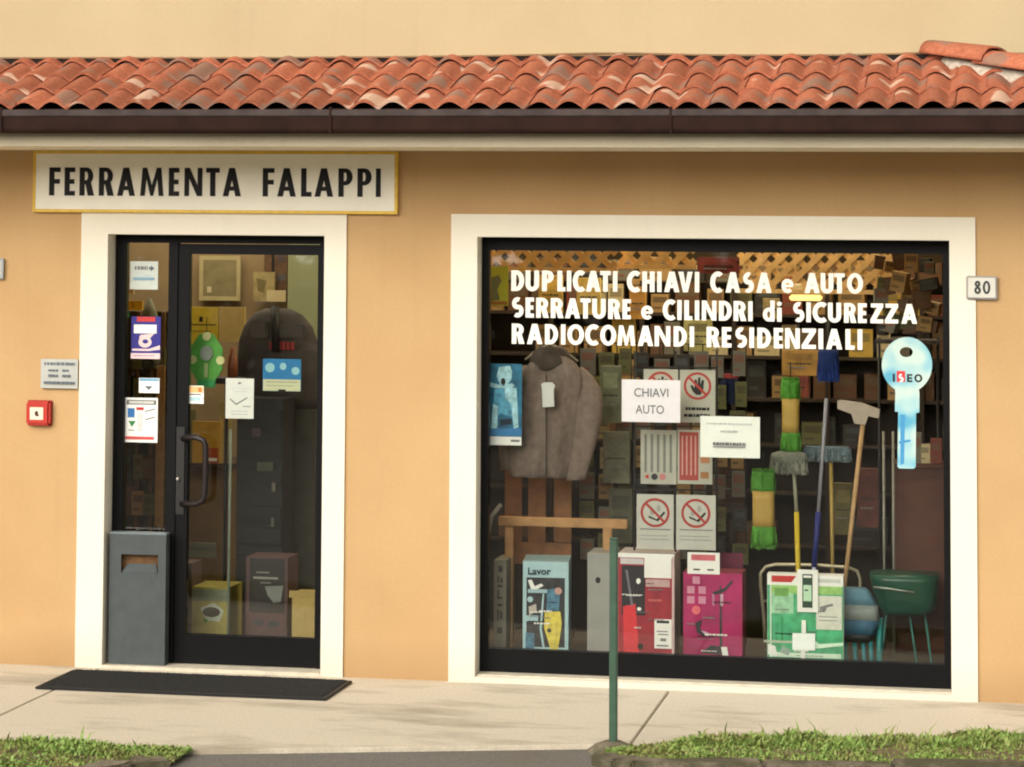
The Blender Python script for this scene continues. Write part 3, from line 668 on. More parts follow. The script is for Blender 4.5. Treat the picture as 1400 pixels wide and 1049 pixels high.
def words(x0, x1, y0, y1, m, seed=0, gap=.22):
    rr = random.Random(seed); o = []; x = x0
    while x < x1 - 1:
        w = rr.uniform(2.2, 6); o.append((x, y0 + rr.uniform(0, .3), min(x + w, x1), y1, m)); x += w + rr.uniform(.7, 1.3)
    return o
# grey notice plaque
gp = col(176, 178, 172, .4, .06, 14, name='grey_plaque'); di = col(96, 104, 112, .6, .1, name='slate_ink')
printed('notice_plaque', 'small pale grey notice plaque with faded lines of print left of the door', 'plaque', (56.5, 491, 107, 531), -.012, gp,
        words(61, 103, 495.5, 499.5, di, 1) + words(67, 80, 505, 508, di, 2) + words(86, 96, 505, 508, di, 3) + words(67, 80, 512, 515.5, di, 4) + words(86, 97, 512, 515.5, di, 5) + words(61, 103, 521.5, 525, di, 6), th=.010)
printed('small_plaque', 'pale grey plaque cut off by the left edge of the photograph', 'plaque', (-40, 353, 5.5, 381), -.014, col(150, 155, 158, .4, .05), [(-37, 356, 3, 378, gp)], th=.012)
# house number
x0, x1, z0, z1 = R4(1321, 377.5, 1363.5, 409.5, -.03)
HN = thing('house_number', 'grey edged house number plate reading 80 right of the display window', 'sign', ((x0 + x1) / 2, -.014, z0))
MB().bbox(x0, x1, -.032, -.0145, z0, z1, col(150, 146, 138, .4, .1, 20), .005).build('plate', HN)
MB().bbox(x0 + .009, x1 - .009, -.035, -.031, z0 + .009, z1 - .009, col(208, 206, 196, .4, .06, 20), .0015).build('face', HN)
M8 = col(44, 50, 48, .5, .1, name='digit_ink')
def dg(px0, px1): return P(px0, 393, -.035).x, P(px1, 393, -.035).x
za, zb = P(1342, 402.3, -.035).z, P(1342, 384, -.035).z; H8 = zb - za
a, b = dg(1332, 1341); w8 = b - a; mb = MB()
mb.poly([circ((a + b) / 2, za + .28 * H8, w8 / 2, .28 * H8), circ((a + b) / 2, za + .28 * H8, w8 / 2 - .0115, .28 * H8 - .0115)], -.037, -.035, M8)
mb.poly([circ((a + b) / 2, za + .76 * H8, w8 * .44, .24 * H8), circ((a + b) / 2, za + .76 * H8, w8 * .44 - .0115, .24 * H8 - .0115)], -.0375, -.035, M8); mb.build('digit', HN)
a, b = dg(1343.5, 1354); mb = MB(); mb.poly([circ((a + b) / 2, (za + zb) / 2, (b - a) / 2, H8 / 2), circ((a + b) / 2, (za + zb) / 2, (b - a) / 2 - .0115, H8 / 2 - .0115)], -.037, -.035, M8); mb.build('digit', HN)
# red alarm box
x0, x1, z0, z1 = R4(35, 548.5, 67.5, 582, -.05)
AB = thing('alarm_box', 'square red alarm box with a white face left of the door', 'alarm', ((x0 + x1) / 2, 0, z0))
MB().bbox(x0, x1, -.05, -.001, z0, z1, col(178, 42, 28, .4, .08, 12, name='red_plastic'), .012).build('housing', AB)
MB().bbox(x0 - .003, x1 + .003, -.012, -.0005, z0 - .003, z1 + .003, col(150, 34, 24, .5, .1), .004).build('base', AB)
a, b, c_, d_ = R4(41, 557, 59, 574, -.05)
MB().box(a, b, -.052, -.049, c_, d_, col(225, 212, 190, .5, .05)).poly([circ((a + b) / 2, (c_ + d_) / 2, .010, .014, 14)], -.053, -.0515, col(60, 30, 22)).poly([circ((a + b) / 2 + .006, (c_ + d_) / 2 - .010, .008, .006, 10)], -.0533, -.0515, col(90, 40, 26)).build('face', AB)

# doormat
mb = MB(); z = .022; x0, x1 = P(100, 914).x, P(484, 927).x
a0, a1, b0, b1 = G(100, 914, z), G(484, 928, z), G(46.5, 936, z), G(443.5, 953.5, z)
mxl, mxr = (a0.x + b0.x) / 2, (a1.x + b1.x) / 2; myb, myf = (a0.y + a1.y) / 2, (b0.y + b1.y) / 2
M_MAT = col(36, 36, 35, .9, .3, 160, .8, name='mat_fibre'); M_MATE = col(16, 15, 15, .6, .2, 30, name='mat_rubber')
MT = thing('doormat', 'long dark grey doormat with black rubber edge on the pavement before the door', 'doormat', ((mxl + mxr) / 2, (myb + myf) / 2, 0.001))
MB().bbox(mxl, mxr, myf, myb, .001, .014, M_MATE, .004).build('rubber_edge', MT)
bm = bmesh.new(); nx, ny = 150, 66; mb = MB(); vs = []; fs = []
for j in range(ny + 1):
    for i in range(nx + 1):
        x = mxl + .018 + (mxr - mxl - .036) * i / nx; y = myf + .018 + (myb - myf - .036) * j / ny
        e = i in (0, nx) or j in (0, ny); vs.append((x, y, .013 if e else .0185 + .003 * (((i + j) % 2)) + random.uniform(-.0012, .0012)))
for j in range(ny):
    for i in range(nx): a = j * (nx + 1) + i; fs.append((a, a + 1, a + nx + 2, a + nx + 1))
mb.add(vs, fs, M_MAT); mb.build('pile', MT); bm.free()

# metal litter bin before the side light
yb = .03; bx0, bx1 = P(149, 820, yb).x, P(226, 820, yb).x; bz1 = P(190, 731.5, yb).z; M_BIN = col(66, 73, 74, .5, .16, 16, .1, name='blue_grey_steel')
BN = thing('litter_bin', 'tall blue-grey metal bin with a slot, standing in the left of the doorway', 'bin', ((bx0 + bx1) / 2, .07, .019))
sl0, sl1, sb, st_ = P(165.5, 770, yb).x, P(216, 770, yb).x, P(190, 783.5, yb).z, P(190, 758.5, yb).z
bz0 = .019; e = .0025
mb = MB(); yk = .105
mb.box(bx0, sl0, yb, yb + .003, bz0, bz1, M_BIN); mb.box(sl1, bx1, yb, yb + .003, bz0, bz1, M_BIN); mb.box(sl0, sl1, yb, yb + .003, bz0, sb, M_BIN); mb.box(sl0, sl1, yb, yb + .003, st_, bz1, M_BIN)
mb.box(bx0, bx0 + .003, yb + .003, yk, bz0, bz1, M_BIN); mb.box(bx1 - .003, bx1, yb + .003, yk, bz0, bz1, M_BIN); mb.box(bx0 + .003, bx1 - .003, yk - .003, yk, bz0, bz1, M_BIN)
mb.build('body', BN)
MB().add([(sl0 + .004, yb + .002, sb + .001), (sl1 - .004, yb + .002, sb + .001), (sl1 - .02, yb + .035, sb + .045), (sl0 + .03, yb + .035, sb + .045), (sl0 + .004, yb + .004, sb - .001), (sl1 - .004, yb + .004, sb - .001), (sl1 - .02, yb + .037, sb + .043), (sl0 + .03, yb + .037, sb + .043)],
         [(0, 1, 2, 3), (4, 7, 6, 5), (0, 4, 5, 1), (1, 5, 6, 2), (2, 6, 7, 3), (3, 7, 4, 0)], M_BIN).build('slot_flap', BN)
MB().box(bx0 + .004, bx1 - .004, yb + .045, yb + .055, sb - .05, st_ + .03, col(108, 78, 46, .8, .4, 25)).build('liner', BN, 'brown liner seen through the slot')
MB().bbox(bx0 - .002, bx1 + .002, yb - .003, yk + .001, bz1 + .001, bz1 + .012, col(120, 130, 134, .4, .1, metal=.3), .003).build('lid', BN)

# green post at the verge corner
pb = G(838.5, 1014, .03); M_PG = col(58, 86, 68, .5, .22, 18, .2, name='green_paint')
pt = pb.copy(); pt.z = P(842.5, 738, pb.y).z
PO = thing('green_post', 'thin green painted metal post standing at the end of the grass verge', 'post', (pb.x, pb.y, -.05))
hw = .018
MB().bbox(pb.x - hw, pb.x + hw, pb.y - hw, pb.y + hw, -.05, pt.z, M_PG, .005).build('shaft', PO)
MB().bbox(pb.x - hw - .002, pb.x + hw + .002, pb.y - hw - .002, pb.y + hw + .002, pt.z, pt.z + .008, col(44, 76, 60, .5, .1), .003).build('cap', PO)
rings = []
for q, r_ in ((-.06, .13), (-.01, .105), (.02, .075), (.032, .045)):
    rings.append([(pb.x + r_ * (1 + .25 * noise.noise(Vector((k * .9, q * 20, 1)))) * math.cos(2 * math.pi * k / 12), pb.y + r_ * (1 + .25 * noise.noise(Vector((k * .9, q * 20, 7)))) * math.sin(2 * math.pi * k / 12), q) for k in range(12)])
MB().loft(rings, M_KERB).build('concrete_footing', PO)

# ------------------------------------------------------------------ things stuck on the glass of the door and window
YS = YG - .0005
YB = YG + .0115     # behind the panes
cb = col(190, 205, 205, .5, .05)
printed('sticker', 'square pale sticker with faint blue print near the top of the side light', 'sticker', (178, 357.5, 216, 396), YS, col(196, 204, 196, .5, .05),
        words(184, 202, 364, 369, GR, 1) + [([[(203, 367), (207, 363.5), (211, 367), (207, 370.5)]], di)] + words(190, 206, 375.5, 378, cb, 3) + [(182.5, 379.5, 211, 383, col(130, 165, 185))])
ind = col(36, 28, 130, .5, .1, name='indigo_ink'); pk = col(226, 200, 198, .5, .08)
printed('poster', 'small indigo poster with white print and a red top edge on the side light', 'poster', (179.5, 433, 219.5, 491), YS, ind,
        [(187, 433.3, 212, 440, RED), (183, 444, 214, 456, WH), ([[(192, 458), (211, 456), (205, 463), (190, 463)]], pk), ([circ(198.5, 468, 9, 7.5, 18)], pk), ([circ(199, 467, 4, 3, 12)], ind), (181, 477, 205, 480, pk), ([[(204, 477), (219, 472), (219, 478), (204, 480)]], pk), (179.5, 483, 219.3, 490.7, pk), (183, 486, 212, 487, col(150, 120, 160))])
printed('sticker', 'small white sticker with a blue band and a grey arrow, middle of the side light', 'sticker', (190, 517, 218, 537.5), YS, WH, [(191, 517.5, 217, 521.5, col(120, 170, 200)), ([[(198, 528), (209, 528), (203.5, 533.5)]], di)])
printed('flyer', 'white flyer with red foot, green triangle and slanted print, lowest on the side light', 'flyer', (170.5, 544, 215.5, 605), YS, WH,
        [(173, 547, 213.5, 553.5, col(110, 112, 105)), (176, 548.5, 210, 552, col(200, 200, 195)), (174.5, 558.5, 184, 571, BLU), (186.5, 557, 196.5, 561, RED), ([[(176, 576), (186, 576), (180.5, 584)]], col(40, 130, 70)), (188, 565, 195, 590, col(215, 212, 208)),
         ([[(198, 562), (212, 558), (212, 559.5), (198, 563.5)]], GR), ([[(199, 573), (212, 569), (212, 570.5), (199, 574.5)]], GR), (172, 597, 211, 601, col(200, 80, 75)), (176, 588, 184, 589, GR)])
printed('sticker', 'small white sticker with orange top and pale blue print beside the door handle', 'sticker', (255.5, 527.5, 278.5, 552), YS, WH, [(256.5, 528.5, 278, 537, col(235, 185, 120)), (271, 530, 275.5, 536, col(190, 110, 60)), (258, 538.5, 275, 540.3, GR), (258, 543, 274, 548, col(170, 205, 210))])
printed('paper_notice', 'white paper with a grey tick mark taped inside the door leaf', 'paper', (308.5, 517.5, 347, 572.5), YB, WH,
        [([[(314, 546), (315, 545), (323, 552), (338, 543), (338.6, 544.3), (323, 554.2)]], GR), ([circ(327.5, 524, 2.2, 1.6, 10)], GR), (315, 531, 340, 532, col(222, 222, 222)), (318, 535, 338, 536, col(222, 222, 222)), (332, 555, 343, 556.5, col(175, 175, 175)), (316, 562, 339, 563, col(205, 205, 205)), (316, 566, 339, 567, col(205, 205, 205))])
tl = col(150, 200, 205, .5, .05)
printed('sticker', 'blue sticker with pale discs and a cream lower band on the door leaf', 'sticker', (359.5, 491, 411.5, 535), YB, col(24, 120, 175, .5, .08),
        [([circ(369, 503, 6.5, 6.5, 14)], tl), ([circ(387, 501, 4.5, 5, 14)], tl), ([circ(404, 507, 5.5, 5.5, 14)], tl), (360, 519, 411, 534.7, col(205, 205, 170, .5, .06)), (364, 522, 407, 523.2, col(150, 160, 140)), (364, 527, 402, 528, col(150, 160, 140)), (381, 532.5, 391, 535, K)])
printed('paper_notice', 'white paper reading CHIAVI AUTO taped inside the display window', 'paper', (850, 519.5, 930, 577.5), YB, col(246, 240, 247, .5, .03), th=.0008,
        texts=[('CHIAVI', 867, 531, 914, 543, GR), ('AUTO', 869, 554, 908, 566, GR)])
printed('paper_notice', 'white paper with three faint grey lines, right of the paper reading CHIAVI AUTO', 'paper', (957.5, 569.5, 1039, 626), YB, col(244, 246, 240, .5, .03),
        words(966, 1029, 578.5, 581, col(200, 200, 198), 1) + words(985, 1008, 588.5, 591, col(190, 190, 188), 2) + words(975, 1019, 605, 609, GR, 3) + [(975, 610.5, 1019, 611.5, GR)])
# key shaped poster
def kp(px, py): q = P(px, py, YS); return (q.x, q.z)
out = []
for k in range(40):
    t = math.radians(-62 + 304 * k / 39); out.append(kp(1240 + 34.5 * math.cos(t), 499 - 38 * math.sin(t)))
out += [kp(1224, 538), kp(1223.5, 563), kp(1228, 563), kp(1227, 638), kp(1229, 640.5), kp(1249, 641), kp(1252, 638.5), kp(1252.5, 565), kp(1257, 564), kp(1257, 538)]
kt = bpy.data.materials.new('key_print'); n_, p_ = nodes(kt); p_.inputs['Roughness'].default_value = .5
tc = n_.nodes.new('ShaderNodeTexCoord'); gr_ = n_.nodes.new('ShaderNodeTexNoise'); gr_.inputs['Scale'].default_value = 6; gr_.inputs['Detail'].default_value = 1
n_.links.new(tc.outputs['Object'], gr_.inputs[0]); rp = ramp(n_, [(.36, (lin(80), lin(160), lin(190))), (.46, (lin(140), lin(190), lin(200))), (.56, (lin(185), lin(208), lin(200)))]); n_.links.new(gr_.outputs['Fac'], rp.inputs[0]); n_.links.new(rp.outputs[0], p_.inputs['Base Color'])
q0 = P(1240, 641, YS)
KY = thing('key_poster', 'pale blue key-shaped poster with red and black lettering on the right of the display window', 'poster', (q0.x, YS, q0.z))
hole = [kp(1239 + 9 * math.cos(2 * math.pi * k / 16), 481.5 - 7 * math.sin(2 * math.pi * k / 16)) for k in range(16)][::-1]
MB().poly([out, hole], YS - .002, YS, kt).build('card', KY)
mb = MB(); a, b = kp(1222, 510.5), kp(1238, 523.5)
bl = col(60, 140, 190, .5, .1)
MB().poly([[kp(1231, 567), kp(1237.5, 567), kp(1236, 634), kp(1231, 636)]], YS - .0028, YS - .0019, bl).poly([[kp(1229, 603), kp(1245, 601), kp(1245, 604), kp(1229, 607)]], YS - .0032, YS - .0019, bl).build('printed_band', KY)
rd = col(205, 50, 55, .5, .08); z0 = P(1240, 522.5, YS).z; z1 = P(1240, 511.5, YS).z
def ky(px): return P(px, 517, YS).x
MB().box(ky(1226), ky(1237.5), YS - .003, YS - .0019, z0, P(1240, 507.5, YS).z, rd).box(ky(1220.5), ky(1223.5), YS - .0032, YS - .0019, z0, z1, K).build('emblem', KY)
for s_, a, b, m_ in (('S', 1228.5, 1235.5, WH), ('E', 1240, 1247.5, K), ('O', 1250, 1261, K)):
    mb = MB(); H = z1 - z0; w_ = (ky(b) - ky(a)) / H
    for k, loops in enumerate(glyph(s_, w_, .25)): mb.poly([[(ky(a) + p[0] * H, z0 + p[1] * H) for p in L] for L in loops], YS - .0036 - .0004 * k, YS - .0019, m_)
    mb.build('letter', KY)

# ------------------------------------------------------------------ inside the shop: room
M_IN = col(120, 102, 76, .9, .15, 3, name='inner_wall'); M_INF = col(84, 74, 62, .7, .2, 6, name='inner_floor'); M_INC = col(140, 128, 104, .9, .1, 4, name='ceiling_paint')
RX0, RX1, RYB = -7.4, 3.2, 4.6
MB().box(RX0, RX1, WT, RYB, -.09, .012, M_INF).build('shop_floor', B)
MB().box(RX0, RX1, RYB, RYB + .1, -.09, 2.9, M_IN).box(RX0 - .1, RX0, WT, RYB, -.09, 2.9, M_IN).box(RX1, RX1 + .1, WT, RYB, -.09, 2.9, M_IN).build('inner_wall', B)
MB().box(RX0, RX1, WT, RYB, 2.9, 2.98, M_INC).build('ceiling', B)
MB().box(wx0 - .05, wx1 + .05, YG + .03, 1.25, .02, iz0 - .045, col(60, 52, 44, .6, .2, 10)).build('display_plinth', B)
# the lit lamp over the shelves, seen through the display window
lx0, lx1, lz0, lz1 = R4(1079, 403.5, 1122, 411.5, 1.5)
LP = thing('ceiling_lamp', 'small lit lamp glowing yellow behind the letters of the display window', 'lamp', ((lx0 + lx1) / 2, 1.5, lz0))
MB().bbox(lx0 - .02, lx1 + .02, 1.49, 1.70, lz1 + .002, lz1 + .06, col(190, 180, 150, .5, .1), .008).tube([((lx0 + lx1) / 2, 1.6, lz1 + .05), ((lx0 + lx1) / 2, 1.6, 2.9)], .006, K, 6).build('housing', LP)
em = bpy.data.materials.new('lamp_glow'); n_, p_ = nodes(em); p_.inputs['Emission Color'].default_value = (1, .72, .22, 1); p_.inputs['Emission Strength'].default_value = .8; p_.inputs['Base Color'].default_value = (.8, .7, .5, 1)
MB().bbox(lx0, lx1, 1.5, 1.69, lz0, lz1, em, .008).build('diffuser', LP)
al = bpy.data.lights.new('shop_fill', 'AREA'); al.energy = 62; al.size = 2.6; al.shape = 'RECTANGLE'; al.size_y = 1.6; al.color = (1, .82, .56)  # wide area light added near the lamp to brighten the shop
ao = bpy.data.objects.new('shop_fill', al); C.objects.link(ao); ao.location = (-1.6, 1.6, 2.86)
al2 = bpy.data.lights.new('shop_fill', 'AREA'); al2.energy = 26; al2.size = 1.8; al2.color = (1, .86, .62)  # added fill light over the door side, where no lamp hangs
ao2 = bpy.data.objects.new('shop_fill', al2); C.objects.link(ao2); ao2.location = (-4.6, 2.0, 2.86)

# ------------------------------------------------------------------ goods on the display plinth
ZP = iz0 - .045
def carton(name, label, cat, px, Y, dep, front, side=None, prints=(), yaw=0.0, texts=()):
    """a box whose front is the pixel rectangle at depth Y and whose body runs back by dep; bottom rests on the plinth"""
    x0, x1, z0, z1 = R4(*px, Y); z0 = ZP + .001
    rt = thing(name, label, cat, ((x0 + x1) / 2, Y, z0))
    side = side or front
    mb = MB(); mb.box(x0, x1, Y, Y + dep, z0, z1, side); mb.build('carton', rt)
    mb = MB(); mb.box(x0 + .001, x1 - .001, Y - .0012, Y + .0002, z0 + .001, z1 - .001, front)
    W_, H_ = px[2] - px[0], px[3] - px[1]; zl = R4(*px, Y)[2]
    def mp(a, b): return x0 + (a - px[0]) / W_ * (x1 - x0), z1 - (b - px[1]) / H_ * (z1 - zl)
    for i, q in enumerate(prints):
        yy = Y - .0016 - .0004 * i
        if isinstance(q[0], (list, tuple)): mb.poly([[mp(a, b) for a, b in L] for L in q[0]], yy, Y - .0011, q[1])
        else: a, b = mp(q[0], q[3]); c, d = mp(q[2], q[1]); mb.box(a, c, yy, Y - .0011, b, d, q[4])
    rq = random.Random(int(px[0])); wi = base_ink = GR; mw = px[2] - px[0]
    if mw > 45:
        for k in range(7):
            yy0 = rq.uniform(px[1] + mw * .45, px[3] - 6); xx0 = rq.uniform(px[0] + 5, px[2] - mw * .45)
            for q in words(xx0, xx0 + rq.uniform(10, mw * .38), yy0, yy0 + rq.choice([1.1, 1.5, 2.2]), rq.choice([GR, WH, K]), k):
                a, b = mp(q[0], q[3]); c, d = mp(q[2], q[1]); mb.box(a, c, Y - .0020 - .0004 * (len(prints) + k), Y - .0011, b, d, q[4])
    mb.build('front_print', rt)
    for s, a, b, c, d, m_ in texts:
        u0, v0 = mp(a, d); u1, v1 = mp(c, b); text_part(s, u0, u1, v0, v1, Y - .0022 - .0004 * (len(prints) + 8), m_, 'print', rt, .02)
    if yaw: rt.rotation_euler = (0, 0, yaw)
    return rt
lb = col(168, 200, 208, .5, .06, name='pale_blue_card'); dk = col(52, 52, 58, .5, .6, 22); ye = col(224, 206, 90, .5, .35, 30); nb = col(80, 128, 156, .5, .5, 40)
carton('washer_box', 'pale blue pressure washer box with a yellow and blue machine printed on its dark panel', 'box', (715, 768, 777, 893), .30, .34, lb, col(130, 158, 166, .6, .1), prints=[
    (720, 790, 772, 885, dk), (718, 842, 736, 850, lb), ([[(722, 794), (727, 793), (731, 802), (740, 798), (743, 801), (731, 808), (726, 806)]], WH), (722, 806, 748, 811, col(160, 190, 200)), ([[(748, 806), (760, 804), (765, 812), (764, 835), (747, 835)]], nb),
    ([[(745, 836), (766, 836), (768, 853), (763, 888), (753, 888), (744, 858)]], ye), ([circ(763, 808, 5, 5, 12)], col(190, 150, 140)), ([circ(725, 820, 4, 4, 12)], lb), ([[(723, 830), (733, 826), (734, 836), (724, 842)]], col(190, 180, 175)), (719, 866, 731, 888, nb), ([circ(751, 862, 3, 3, 10)], dk),
    ([[(742, 812), (744, 812), (741, 860), (745, 885), (742, 885), (738, 860)]], lb)], texts=[('Lavor', 722, 776, 753, 786, col(30, 60, 75))], yaw=.10)
nz_ = col(96, 92, 88, .5, .5, 60)
carton('narrow_box', 'narrow grey box end with dark upright lettering at the left of the display', 'box', (675, 766, 692, 893), .36, .28, col(120, 116, 104, .6, .1), prints=[
    (681, 774, 687, 782, dk), (680, 788, 682, 797, dk), (684, 790, 687, 797, dk), (680, 800, 687, 803, dk), (680, 807, 682, 818, dk), (680, 816, 687, 819, dk), (680, 826, 687, 829, dk), (680, 834, 682, 848, dk), (684, 836, 687, 846, dk), (680, 858, 687, 866, dk)])
carton('grey_panel', 'tall plain grey box side with one dark round hole', 'box', (803, 757, 838, 892), .34, .30, col(150, 150, 146, .6, .1, 8), prints=[([circ(817.5, 793.5, 3.6, 4.3, 14)], K), (834.5, 757, 838, 892, col(225, 222, 212))])
mg = col(156, 34, 52, .5, .3, 14, name='crimson_card'); mg2 = col(170, 30, 96, .5, .35, 7, name='magenta_card')
carton('vacuum_box', 'crimson appliance box with a dark picture and white stickers, behind the green post', 'box', (845, 757, 922, 895), .30, .30, mg, col(180, 170, 168), prints=[
    (845, 757, 922, 763, WH), (848, 764, 880, 772, col(200, 196, 200)), (850, 774, 882, 842, col(38, 34, 42)), ([[(852, 830), (869, 826), (874, 893), (853, 893)]], col(215, 50, 62)), ([[(855, 780), (858, 780), (866, 828), (863, 830)]], col(110, 110, 120)), ([circ(873, 795, 3, 4, 10)], WH), ([circ(874, 833, 3, 2.5, 10)], WH),
    (881, 760, 918, 790, WH), (883, 792, 916, 802, col(190, 160, 158)), (895, 846, 918.5, 886, WH), (898, 848, 915, 851.5, K), (898, 862, 913, 863.5, GR), (900, 866, 914, 867.5, GR), (903, 872, 911, 876, GR), (898, 881, 914, 883, GR), (887, 819, 905, 822, col(190, 90, 90)), (919, 760, 922, 893, col(205, 180, 180)), ([circ(876, 884, 4, 4, 12)], K)])
def sq(x, y): return (x - 5, y - 5, x + 5, y + 5, col(205, 140, 165))
carton('mop_box', 'magenta appliance box with small pale squares and a dark handled cleaner printed on it', 'box', (934, 783, 1015, 899), .32, .22, mg2, col(120, 30, 50), prints=[
    sq(952, 794), sq(944.5, 807.5), sq(960, 807.5), sq(944.5, 821), sq(960, 821), ([circ(952, 835, 6, 6, 14)], col(225, 110, 120)),
    ([[(984, 800), (986, 800), (988, 893), (984, 893)]], dk), ([[(974, 810), (990, 804), (1001, 792), (1003, 794), (992, 808), (976, 814)]], dk), (974, 812, 977, 828, col(180, 120, 150)), (985, 812, 989, 828, col(200, 160, 180)), ([[(951, 852), (960, 848), (957, 860), (968, 868), (966, 872), (953, 866)]], dk), ([[(958, 862), (970, 866), (968, 872)]], col(200, 170, 190)),
    ([[(958, 893), (972, 882), (988, 884), (992, 895)]], dk), ([[(986, 884), (994, 884), (996, 896), (988, 896)]], WH)])
x0_, x1_, z0_, z1_ = R4(933, 756, 1015, 783, .34)
printed('box_lid_card', 'dark magenta flap standing behind the magenta box', 'card', (985, 756, 1016, 790), .56, col(96, 20, 52, .6, .1), th=.003)
printed('price_card', 'white card with a red title band standing above the magenta box', 'card', (940, 755.5, 984, 785), .315, WH, [(945, 758.5, 978, 766.5, col(200, 100, 110)), (948, 778, 957, 780, K), (967, 778, 976, 780, K)], th=.002)
gn = col(78, 178, 128, .5, .4, 16); g2 = col(156, 204, 116, .5, .3, 30); g3 = col(158, 210, 172, .5, .4, 22)
carton('chainsaw_box', 'tall green and white tool box with a red title, front right of the display', 'box', (1049, 786, 1153, 902), .24, .10, gn, WH, prints=[
    (1049, 786, 1153, 801, WH), ([[(1055, 788), (1089, 788), (1082, 797), (1055, 797)]], RED), (1118, 791, 1149, 796, col(200, 205, 200)), (1053, 801, 1151, 812, g2), (1053, 812, 1085, 840, g3), (1059, 805, 1078, 816, col(110, 165, 85)), (1053, 786, 1054.5, 900, WH),
    (1116, 814, 1151, 860, col(216, 216, 206)), ([[(1121, 829), (1138, 824), (1140, 827), (1130, 830), (1130, 834), (1121, 834)]], GR), (1120, 842, 1145, 843, GR), (1120, 847, 1145, 848, GR), (1057, 845, 1060, 878, col(90, 180, 140)), (1068, 845, 1071, 878, col(60, 150, 105)),
    (1044, 877, 1086, 880, col(180, 190, 170)), (1052, 893, 1150, 899, col(215, 235, 215)), ([[(1050, 882), (1060, 885), (1063, 897), (1050, 896)]], WH), ([[(1070, 884), (1082, 890), (1078, 897), (1066, 893)]], col(150, 170, 160)), ([[(1085, 878), (1096, 874), (1113, 874), (1120, 880), (1153, 877), (1153, 881), (1118, 886), (1090, 886)]], col(215, 240, 220))])
printed('carabiner_pack', 'white blister pack with a black window, stuck in front of the green tool box', 'package', (1090, 779, 1118.5, 837), .225, WH, [(1097, 785, 1111, 831, col(40, 70, 50)), (1098.5, 787, 1109.5, 790, WH), (1098.5, 800, 1109.5, 822, col(190, 225, 195)), (1100, 806, 1105, 808, K)], th=.004)
printed('plug_card', 'bright white square card fixed on the green tool box', 'card', (1083.5, 866, 1114.5, 889), .225, col(245, 250, 248, .4, .02), th=.004, prints=[(1095, 889.2, 1101, 901, WH), (1096, 848, 1102, 865.5, WH)])

# ------------------------------------------------------------------ goods hanging and standing behind the pane
# animal poster
tq = col(28, 108, 142, .5, .55, 14); tw = col(168, 214, 226, .5, .45, 30); tm = col(88, 166, 200, .5, .6, 26)
printed('poster', 'teal poster of a pale dog carrying a bone, at the left of the display window', 'poster', (667, 497.5, 713.5, 609), .22, tq, [
    ([[(682, 502), (697, 500), (700, 508), (699, 519), (692, 528), (684, 527), (679, 515)]], tw), ([[(668, 522), (674, 524), (686, 527), (700, 524), (704, 527), (700, 531), (676, 531), (668, 528)]], tw), ([[(676, 532), (706, 530), (709, 562), (700, 570), (686, 566), (674, 571)]], tm), ([[(690, 531), (706, 530), (709, 584), (703, 586), (699, 552), (691, 545)]], tw),
    ([[(674, 552), (681, 556), (680, 586), (672, 586)]], tw), ([circ(688, 522, 3.2, 5, 12)], K), ([[(684, 574), (700, 572), (700, 580), (684, 582)]], col(20, 40, 60)), (668, 586, 713, 596, col(50, 120, 175)), (667.3, 597, 713.2, 608.7, WH), (699, 601, 711, 604, GR)], th=.003)
# fleece jacket
M_FL = col(116, 101, 92, .95, .22, 26, .9, name='taupe_fleece'); M_FD = col(74, 64, 56, .95, .25, 20, .8, name='dark_fleece')
def jp(px, py, y): q = P(px, py, y); return q
YJ = .36
q = P(752, 655, YJ)
JK = thing('fleece_jacket', 'taupe fleece jacket with dark collar and white tag hanging behind the pane', 'jacket', (q.x, YJ, q.z))
def sect(xl, xr, py, th, wob=0.0, n=28):
    a, b = P(xl, py, YJ), P(xr, py, YJ); cx_ = (a.x + b.x) / 2; hw_ = (b.x - a.x) / 2; o = []
    for k in range(n):
        t = 2 * math.pi * k / n; xx_ = cx_ + hw_ * math.cos(t); sy = math.copysign(abs(math.sin(t)) ** .7, math.sin(t))
        w_ = wob * noise.noise(Vector((xx_ * 16, py * .02, 3))) + wob * .6 * noise.noise(Vector((xx_ * 5, py * .05, 9)))
        o.append((xx_, YJ + th * sy + (w_ if sy < 0 else 0), a.z))
    return o
mb = MB(); mb.loft([sect(l, r, y, t, .055) for y, l, r, t in ((652, 699, 776, .035), (648, 698, 777, .048), (630, 696, 782, .050), (610, 697, 786, .052), (590, 699, 788, .055), (570, 701, 790, .058), (550, 704, 793, .06), (525, 709, 797, .06), (508, 715, 795, .055), (496, 724, 788, .048), (486, 735, 776, .04))], M_FL); mb.build('body', JK)
mb = MB(); rg = []
for px, py, r_, yy in ((790, 503, .030, .02), (796, 516, .060, .01), (801, 532, .072, .0), (805, 550, .076, -.01), (806, 570, .074, -.02), (803, 590, .072, -.03), (799, 610, .068, -.03), (794, 630, .062, -.04), (789, 648, .056, -.04), (787, 656, .050, -.04)):
    c_ = P(px, py, YJ + yy); rg.append([(c_.x + r_ * 1.0 * math.cos(t) + .012 * noise.noise(Vector((math.cos(t) * 1.5, py * .09, 1))), c_.y + r_ * .55 * math.sin(t) + .030 * noise.noise(Vector((math.cos(t) * 3, py * .06, 4))), c_.z + .10 * r_ * math.cos(t)) for t in [2 * math.pi * k / 16 for k in range(16)]])
mb.loft(rg, M_FL); mb.build('sleeve', JK)
mb = MB(); rg = []
